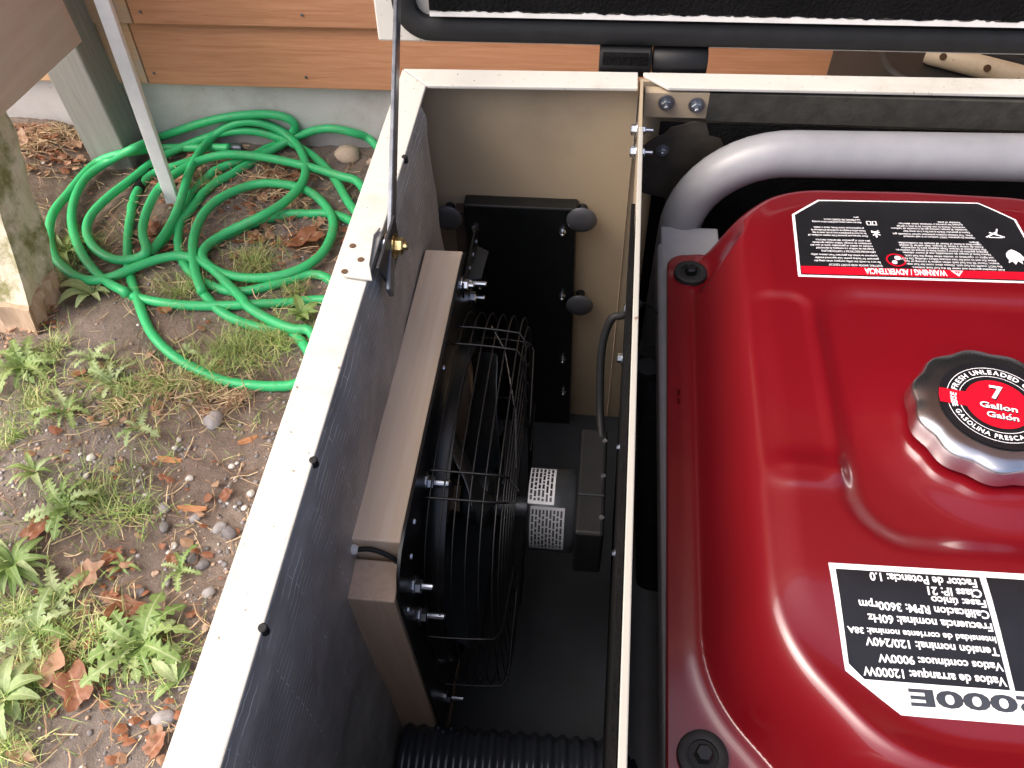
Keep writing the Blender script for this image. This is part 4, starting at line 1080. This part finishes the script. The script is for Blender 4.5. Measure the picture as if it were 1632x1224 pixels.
stones = [  # u, v, radius px, material, label
 (556, 256, 25, 'rock_beige', 'rounded beige rock against the foundation beside the hose', None),
 (592, 262, 10, 'rock_beige', 'small beige rock beside the larger beige rock by the foundation', None),
 (341, 671, 17, 'peb_grey', 'flat round grey stone in bare soil below the hose', None),
 (349, 840, 11, 'peb_grey', 'smooth grey pebble, upper one of a pair near the box edge', None),
 (366, 850, 11, 'peb_dark', 'dark grey pebble, lower one of a pair near the box edge', None),
 (263, 811, 9, 'peb_grey', 'bluish grey pebble left of an orange bark chip', None),
 (262, 840, 9, 'peb_dark', 'dark flat pebble below the orange bark chip', None),
 (310, 825, 8, 'peb_grey', 'grey pebble just below the orange bark chip', None),
 (192, 597, 10, 'peb_grey', 'grey stone among weeds at left, near a brown leaf', None),
 (292, 889, 8, 'peb_dark', 'left one of three dark pebbles above the dandelion', 'dark pebbles above the dandelion'), (308, 892, 8, 'peb_dark', 'middle one of three dark pebbles above the dandelion', 'dark pebbles above the dandelion'), (324, 902, 9, 'peb_dark', 'right one of three dark pebbles above the dandelion', 'dark pebbles above the dandelion'),
 (333, 946, 9, 'peb_grey', 'grey pebble right of the dandelion beside the box', None),
 (263, 1148, 14, 'peb_grey', 'broad pale grey stone near the bottom of the soil strip', None), (223, 942, 8, 'peb_dark', 'dark pebble at the top of the dandelion rosette', None),
 (286, 701, 5, 'peb_white', 'tiny white pebble above the thin orange bark sliver', 'white pebbles on the soil'), (147, 731, 7, 'peb_white', 'largest white pebble, on bare soil left of the thin bark sliver', 'white pebbles on the soil'), (398, 784, 6, 'peb_white', 'white pebble by the box edge right of the tiny reddish leaf', 'white pebbles on the soil'), (367, 740, 5, 'peb_white', 'upper of two tiny white pebbles right of the thin bark sliver', 'white pebbles on the soil'),
 (374, 762, 4, 'peb_white', 'lower of two tiny white pebbles right of the thin bark sliver', 'white pebbles on the soil'), (388, 807, 5, 'peb_white', 'white pebble by the box edge right of the orange bark chip', 'white pebbles on the soil'), (302, 762, 6, 'peb_white', 'white pebble between the bark sliver and the bark chip', 'white pebbles on the soil'), (141, 764, 5, 'peb_white', 'small white pebble just below the largest white pebble', 'white pebbles on the soil'),
 (277, 870, 6, 'peb_white', 'white pebble above the small rusty leaf and the dandelion', 'white pebbles on the soil'), (328, 1000, 6, 'peb_brown', 'brown pebble right of the dandelion leaves', None), (326, 600, 7, 'peb_dark', 'dark pebble under the lowest hose strand', None)]
sm_ = [stone_mesh(s) for s in range(4)]
smesh = {}
for i, (u, v, rp, mn, lb, gp_) in enumerate(stones):
    P = at(u, v, 'z', G); r = rp * .00118
    key = (i % 4, mn)
    if key not in smesh:
        smesh[key] = sm_[i % 4].mesh('stone', mn); smesh[key].polygons.foreach_set('use_smooth', [True] * len(smesh[key].polygons))
    o = bpy.data.objects.new('stone' if rp > 7 else 'pebble', smesh[key]); COL.objects.link(o)
    o.location = (P.x, P.y, gz(P.x, P.y) + r * .22); o.scale = (r, r * rng.uniform(.7, .95), r * .62); o.rotation_euler = (rng.uniform(-.2, .2), rng.uniform(-.2, .2), rng.uniform(0, 6))
    if gp_: tag(o, lb, 'pebble', gp_)
    else: tag(o, lb, 'stone')

# dead leaves and bark chips
def crumple(seed, lobes=5, amp=.35, cur=.5):
    b = MB(); n1, n2 = 26, 6; vs = [(0, 0, 0)]
    for j in range(1, n2 + 1):
        for i in range(n1):
            th = 2 * PI * i / n1; r = (j / n2) * (1 + amp * math.cos(lobes * th + seed) * .5 + .25 * fbm(math.cos(th) * 2 + seed, math.sin(th) * 2, 1))
            x, y = r * math.cos(th), r * .72 * math.sin(th)
            vs.append((x, y, cur * (.5 * abs(y) + .35 * x * x * .5 + .38 * fbm(x * 1.6 + seed, y * 1.6, 4))))
    fs = [(0, 1 + i, 1 + (i + 1) % n1) for i in range(n1)]
    fs += [(1 + (j - 1) * n1 + i, 1 + j * n1 + i, 1 + j * n1 + (i + 1) % n1, 1 + (j - 1) * n1 + (i + 1) % n1) for j in range(1, n2) for i in range(n1)]
    return b.add(vs, fs)
dl = [(490, 386, 34, 'dead', 'large reddish dead leaf inside the right side of the hose coil'), (239, 366, 26, 'dead', 'orange brown dead leaf under hose strands left of centre'), (59, 200, 28, 'dead', 'reddish leaf propped against the grey post by the porch'),
      (125, 251, 24, 'deadpale', 'tan dead leaf at the foot of the grey post'), (431, 380, 10, 'deadpale', 'small tan leaf left of the large reddish leaf'), (314, 212, 18, 'dead', 'dead leaf touching the foundation behind the white stake'),
      (510, 357, 12, 'deadpale', 'small pale leaf above the large reddish leaf'), (27, 523, 18, 'deadpale', 'curled tan leaf below the mossy post'), (127, 599, 14, 'dead', 'rust coloured leaf left of the long hose strand'),
      (69, 846, 24, 'dead', 'brown leaf tucked in the bushy weed at left'), (182, 889, 13, 'dead', 'small orange leaf on soil above the dandelion'), (276, 895, 11, 'dead', 'small rusty leaf at the tip of a dandelion leaf'),
      (141, 924, 24, 'deadpale', 'pale crumpled leaf left of the dandelion'), (205, 978, 26, 'dead', 'reddish brown leaf under the dandelion leaves'), (82, 1058, 34, 'deadpale', 'large tan leaf low on the left, below the dandelion'), (127, 1098, 28, 'dead', 'orange leaf below the large tan leaf'),
      (157, 1080, 14, 'deadpale', 'small tan leaf right of the large tan leaf'), (254, 1172, 11, 'deadpale', 'small round leaf near the box at the bottom, upper of two'), (252, 1191, 15, 'dead', 'small orange leaf near the box at the bottom, lower of two'), (361, 790, 10, 'dead', 'tiny reddish leaf right of the orange bark chip'),
      (40, 1205, 16, 'deadpale', 'tan leaf at the bottom left corner'), (95, 250, 20, 'dead', 'brown leaf in the litter pile beside the porch post'), (55, 260, 22, 'deadpale', 'pale brown leaf in the litter pile beside the porch post'), (265, 500, 14, 'dead', 'brown leaf under the left side of the hose loop'), (420, 320, 14, 'deadpale', 'tan leaf in the middle of the hose coil')]
dm = {}
for i, (u, v, rp, mn, lb) in enumerate(dl):
    P = at(u, v, 'z', G); r = rp * .00115
    key = (i % 6, mn)
    if key not in dm:
        dm[key] = crumple(i * 1.7, 3 + i % 4).mesh('dead_leaf', mn); dm[key].polygons.foreach_set('use_smooth', [True] * len(dm[key].polygons))
    o = bpy.data.objects.new('dead_leaf', dm[key]); COL.objects.link(o)
    o.location = (P.x, P.y, gz(P.x, P.y) + .006 + r * .1); o.scale = (r, r, r); o.rotation_euler = (rng.uniform(-.3, .3), rng.uniform(-.3, .3), rng.uniform(0, 6))
    if i == 2: o.rotation_euler = (.9, .2, .4); o.location.z += .02
    tag(o, lb, 'leaf', 'dead leaves on the soil')
for (u, v, l, ang, lb) in ((306, 809, 20, .05, 'orange bark chip lying on soil halfway down the strip'), (270, 731, 18, -.05, 'thin orange bark sliver above the bark chip'), (394, 699, 14, .5, 'short orange bark chip near the box edge')):
    P = at(u, v, 'z', G); L_ = l * .0012; b = MB(); n_ = 10
    vs = []
    for i in range(n_ + 1):
        t = i / n_; wv = (.0055 * math.sin(PI * (.12 + .8 * t)) + .001) * (1 + .3 * fbm(t * 5, u, 0)); x = (t - .5) * 2 * L_
        vs += [(x, -wv, .001), (x, -wv * .4, .006), (x, wv * .5, .0055), (x, wv, .0005)]
    b.add(vs, [(i * 4 + k_, (i + 1) * 4 + k_, (i + 1) * 4 + (k_ + 1) % 4, i * 4 + (k_ + 1) % 4) for i in range(n_) for k_ in range(4)] + [(3, 2, 1, 0), (n_ * 4, n_ * 4 + 1, n_ * 4 + 2, n_ * 4 + 3)])
    o = b.build('bark_chip', mat('bark_orange%d' % u, (.46, .22, .10), .8, var=.3, vs=90, bmp=.4), None, True, angle=40)
    o.location = (P.x, P.y, gz(P.x, P.y)); o.rotation_euler = (0, 0, ang); tag(o, lb, 'bark chip')

# weeds: rosettes of leaves, each leaf its own piece
def leaf_mesh(kind, seed):
    b = MB(); n1 = 34; vs = []; cols = (-1, -.5, 0, .5, 1)
    for i in range(n1 + 1):
        t = i / n1
        if kind == 'dandelion':
            wv = .07 + .10 * math.sin(PI * min(1, t * .95) ** .8)
            saw = (t * 7.5 + seed * .17) % 1; wv *= .22 + 1.0 * saw ** 1.3 if t < .85 else 1
            wv *= smooth01(t / .12) * .8 + .2
            if t > .9: wv *= math.sqrt(max(0, (1 - t) / .1))
            sh = .05 * saw
        elif kind == 'broad':
            wv = .025 + .16 * math.sin(PI * t ** 1.15) ** .8 * (1 + .06 * math.sin(t * 40 + seed)); sh = 0
        else:
            wv = .022 + .085 * math.sin(PI * t ** .9); sh = 0
        droop = .32 * math.sin(PI * t * .75) - .30 * t * t
        for c_ in cols:
            vs.append((t - (sh * abs(c_) if kind == 'dandelion' else 0), c_ * wv, droop + .22 * abs(c_) * wv * 1.2 + .02 * fbm(t * 6 + seed, c_ * 2, 1)))
    return b.add(vs, [(i * 5 + k_, (i + 1) * 5 + k_, (i + 1) * 5 + k_ + 1, i * 5 + k_ + 1) for i in range(n1) for k_ in range(4)])
lm = {}
for kind in ('dandelion', 'broad', 'narrow'):
    for s_ in range(3):
        for mn in ('leaf', 'leaf_pale'):
            me = leaf_mesh(kind, s_ * 3.1).mesh('leaf', mn); me.polygons.foreach_set('use_smooth', [True] * len(me.polygons)); lm[kind, s_, mn] = me
def weed(u, v, rpx, kind, nl, lb, mn='leaf', cat='weed', rise=(.15, .8), fan_=None):
    P = at(u, v, 'z', G); r = rpx * .00118
    e = empty('dandelion' if kind == 'dandelion' else 'weed', (P.x, P.y, gz(P.x, P.y)), lb, cat, 'weeds growing in the soil')
    for i in range(nl):
        o = bpy.data.objects.new('leaf', lm[kind, rng.randrange(3), mn if rng.random() < .75 else ('leaf_pale' if mn == 'leaf' else 'leaf')]); COL.objects.link(o)
        a = 2 * PI * (i + rng.uniform(-.3, .3)) / nl if fan_ is None else R(rng.uniform(*fan_))
        l_ = r * rng.uniform(.6, 1.12); wd_ = l_ * rng.uniform(.8, 1.2)
        o.parent = e; o.rotation_euler = (rng.uniform(-.35, .35), -rng.uniform(*rise) * .55, a); o.scale = (l_, wd_, l_); o.location = (0, 0, .002)
weed(225, 1028, 72, 'dandelion', 20, 'large toothed dandelion rosette beside the box in the lower left')
weed(40, 590, 62, 'dandelion', 20, 'leafy green dandelion at the left edge below the rotten post')
weed(25, 905, 54, 'narrow', 26, 'narrow-leaved bushy weed at the left edge, level with the bark chip')
weed(95, 955, 46, 'dandelion', 9, 'low toothed weed between the left edge and the dandelion rosette', 'leaf_pale')
weed(15, 1120, 56, 'broad', 13, 'pale broad-leaved weed near the bottom left corner', 'leaf_pale')
weed(60, 1010, 54, 'dandelion', 9, 'small toothed weed between the bushy weed and the corner weed at left', 'leaf_pale')
weed(285, 1090, 44, 'broad', 5, 'pale weed with few leaves tight against the box near the bottom', 'leaf_pale', fan_=(60, 250))
weed(485, 515, 48, 'broad', 7, 'upright leafy weed between the hose and the box edge', rise=(.8, 1.7))
weed(110, 815, 54, 'dandelion', 11, 'bright green weed left of the bark chip')
weed(150, 575, 45, 'dandelion', 6, 'small toothed weed beside the lowest hose strand', 'leaf_pale')
weed(185, 618, 52, 'dandelion', 7, 'spread-out weed on soil left of the hose end curve', 'leaf_pale')
weed(225, 690, 40, 'dandelion', 5, 'small pale weed above the white pebbles', 'leaf_pale')
weed(150, 470, 55, 'broad', 8, 'long-leaved weed under the left of the hose coil', 'leaf_pale')
weed(105, 400, 60, 'narrow', 14, 'dark narrow-leaved weed between the mossy post and hose')
weed(300, 565, 30, 'broad', 5, 'small leafy weed inside the lowest hose curve', 'leaf_pale')
weed(290, 910, 42, 'dandelion', 6, 'small weed with thin leaves above the dandelion rosette')
weed(200, 905, 26, 'narrow', 6, 'tiny weed seedling on soil above the dandelion')
weed(110, 660, 48, 'dandelion', 8, 'toothed weed below the left-edge dandelion')
weed(60, 760, 38, 'narrow', 8, 'sparse narrow-leaved weed at left above the bushy weed')

# grass, straw, needles
def blade(b, x, y, l, w_, a, bend):
    z = gz(x, y); d = Vector((math.cos(a), math.sin(a), 0)); sd_ = Vector((-d.y, d.x, 0)) * w_
    p0 = Vector((x, y, z - .003)); vs = []
    for i in range(4):
        t = i / 3.0; p = p0 + d * (l * bend * t * t) + Vector((0, 0, l * (t - .35 * bend * t * t)))
        k_ = (1 - t) ** .7
        vs += [p - sd_ * k_, p + sd_ * k_]
    b.add(vs, [(0, 1, 3, 2), (2, 3, 5, 4), (4, 5, 7, 6)])
gr = MB()
tufts = [(410, 425, 60, 260), (380, 560, 60, 300), (440, 545, 55, 260), (330, 600, 50, 140), (120, 400, 50, 160), (110, 450, 40, 90), (290, 470, 60, 150), (200, 640, 70, 170), (150, 800, 70, 220), (215, 820, 45, 90),
         (60, 640, 60, 160), (30, 980, 60, 180), (55, 1090, 60, 160), (100, 1010, 55, 110), (250, 1060, 40, 60), (180, 600, 50, 80), (20, 1190, 50, 110), (470, 470, 30, 60), (330, 300, 40, 50), (270, 620, 45, 90), (90, 560, 40, 80), (25, 700, 35, 60), (160, 1020, 50, 90)]
for (u, v, rp, cnt) in tufts:
    P = at(u, v, 'z', G)
    for i in range(int(cnt * 1.7)):
        a = rng.uniform(0, 6.28); q = abs(rng.gauss(0, .65)) * rp * .00118; gr.cm = 0 if rng.random() < .68 else 1
        x, y = P.x + q * math.cos(a), P.y + q * math.sin(a)
        if y > WALLY - .03: continue
        blade(gr, x, y, rng.uniform(.018, .05), rng.uniform(.0005, .0012), rng.uniform(0, 6.28), rng.uniform(.3, 1.6))
for i in range(1700):
    x, y = visible_xy(rng)
    if fbm(x * 3, y * 3, 20) < .05: continue
    gr.cm = 0 if rng.random() < .6 else 1
    blade(gr, x, y, rng.uniform(.012, .035), rng.uniform(.0006, .0012), rng.uniform(0, 6.28), rng.uniform(.5, 1.8))
tag(gr.build('grass', ['grass', 'grass_pale']), 'thin tufts of green grass growing in the soil', 'grass', kind='stuff')
ld = MB()
def stick(b, x, y, l, w_, a, lift=.004):
    d = Vector((math.cos(a), math.sin(a), 0)); pts = []
    cv = rng.uniform(-.5, .5); nn = Vector((-d.y, d.x, 0)); up = rng.uniform(0, lift)
    for i in range(4):
        t = i / 3 - .5; p = Vector((x, y, 0)) + d * l * t + nn * l * cv * (t * t - .1)
        pts.append(Vector((p.x, p.y, gz(p.x, p.y) + .0015 + up + .004 * rng.random())))
    b.tube(pts, w_, 3, cap=False)
for i in range(2600):
    x, y = visible_xy(rng)
    den = .25 + .9 * smooth01((y - .95) / .35)                    # thick litter by the wall
    if rng.random() > den: continue
    ld.cm = 0 if rng.random() < .45 else 1
    stick(ld, x, y, rng.uniform(.012, .06), rng.uniform(.0004, .0011), rng.uniform(0, 6.28), .012 if y > 1.0 else .004)
for (u, v, rp, cnt) in ((330, 635, 45, 70), (370, 640, 40, 60), (250, 610, 40, 50), (190, 650, 50, 60), (430, 300, 70, 160), (70, 260, 60, 160), (120, 230, 40, 80), (180, 1000, 60, 60), (350, 240, 40, 60), (480, 330, 40, 60)):
    P = at(u, v, 'z', G)
    for i in range(cnt):
        a = rng.uniform(0, 6.28); q = abs(rng.gauss(0, .6)) * rp * .00118; ld.cm = 0 if rng.random() < .6 else 1
        stick(ld, P.x + q * math.cos(a), min(WALLY - .04, P.y + q * math.sin(a)), rng.uniform(.02, .07), rng.uniform(.0005, .0012), rng.uniform(0, 6.28), .012)
def scrap(b, x, y, r):
    a = rng.uniform(0, 6.28); z = gz(x, y) + .002 + .006 * rng.random(); tx, ty = rng.uniform(-.5, .5), rng.uniform(-.5, .5); vs = [(x, y, z + r * .25)]
    n_ = 7
    for i in range(n_):
        th = a + 2 * PI * i / n_; q = r * rng.uniform(.5, 1.1); dx, dy = q * math.cos(th), q * .7 * math.sin(th)
        vs.append((x + dx, y + dy, z + tx * dx + ty * dy + .15 * r * rng.random()))
    b.add(vs, [(0, 1 + i, 1 + (i + 1) % n_) for i in range(n_)])
for (u, v, rp, cnt) in ((70, 235, 70, 170), (110, 270, 60, 110), (430, 300, 90, 220), (300, 270, 90, 140), (480, 390, 60, 110), (250, 380, 70, 80), (400, 380, 70, 80), (120, 1060, 90, 30), (180, 950, 80, 28), (60, 520, 60, 50), (250, 640, 140, 60), (300, 850, 140, 26), (200, 1150, 100, 22)):
    P = at(u, v, 'z', G)
    for i in range(cnt):
        a = rng.uniform(0, 6.28); q = abs(rng.gauss(0, .6)) * rp * .00118; ld.cm = rng.choice((2, 2, 3, 1))
        scrap(ld, P.x + q * math.cos(a), min(WALLY - .04, P.y + q * math.sin(a)), rng.uniform(.003, .013))
tag(ld.build('leaf_litter', ['straw', 'needle', 'dead', 'deadpale']), 'dry straw, twigs and needles strewn over the soil', 'litter', kind='stuff')
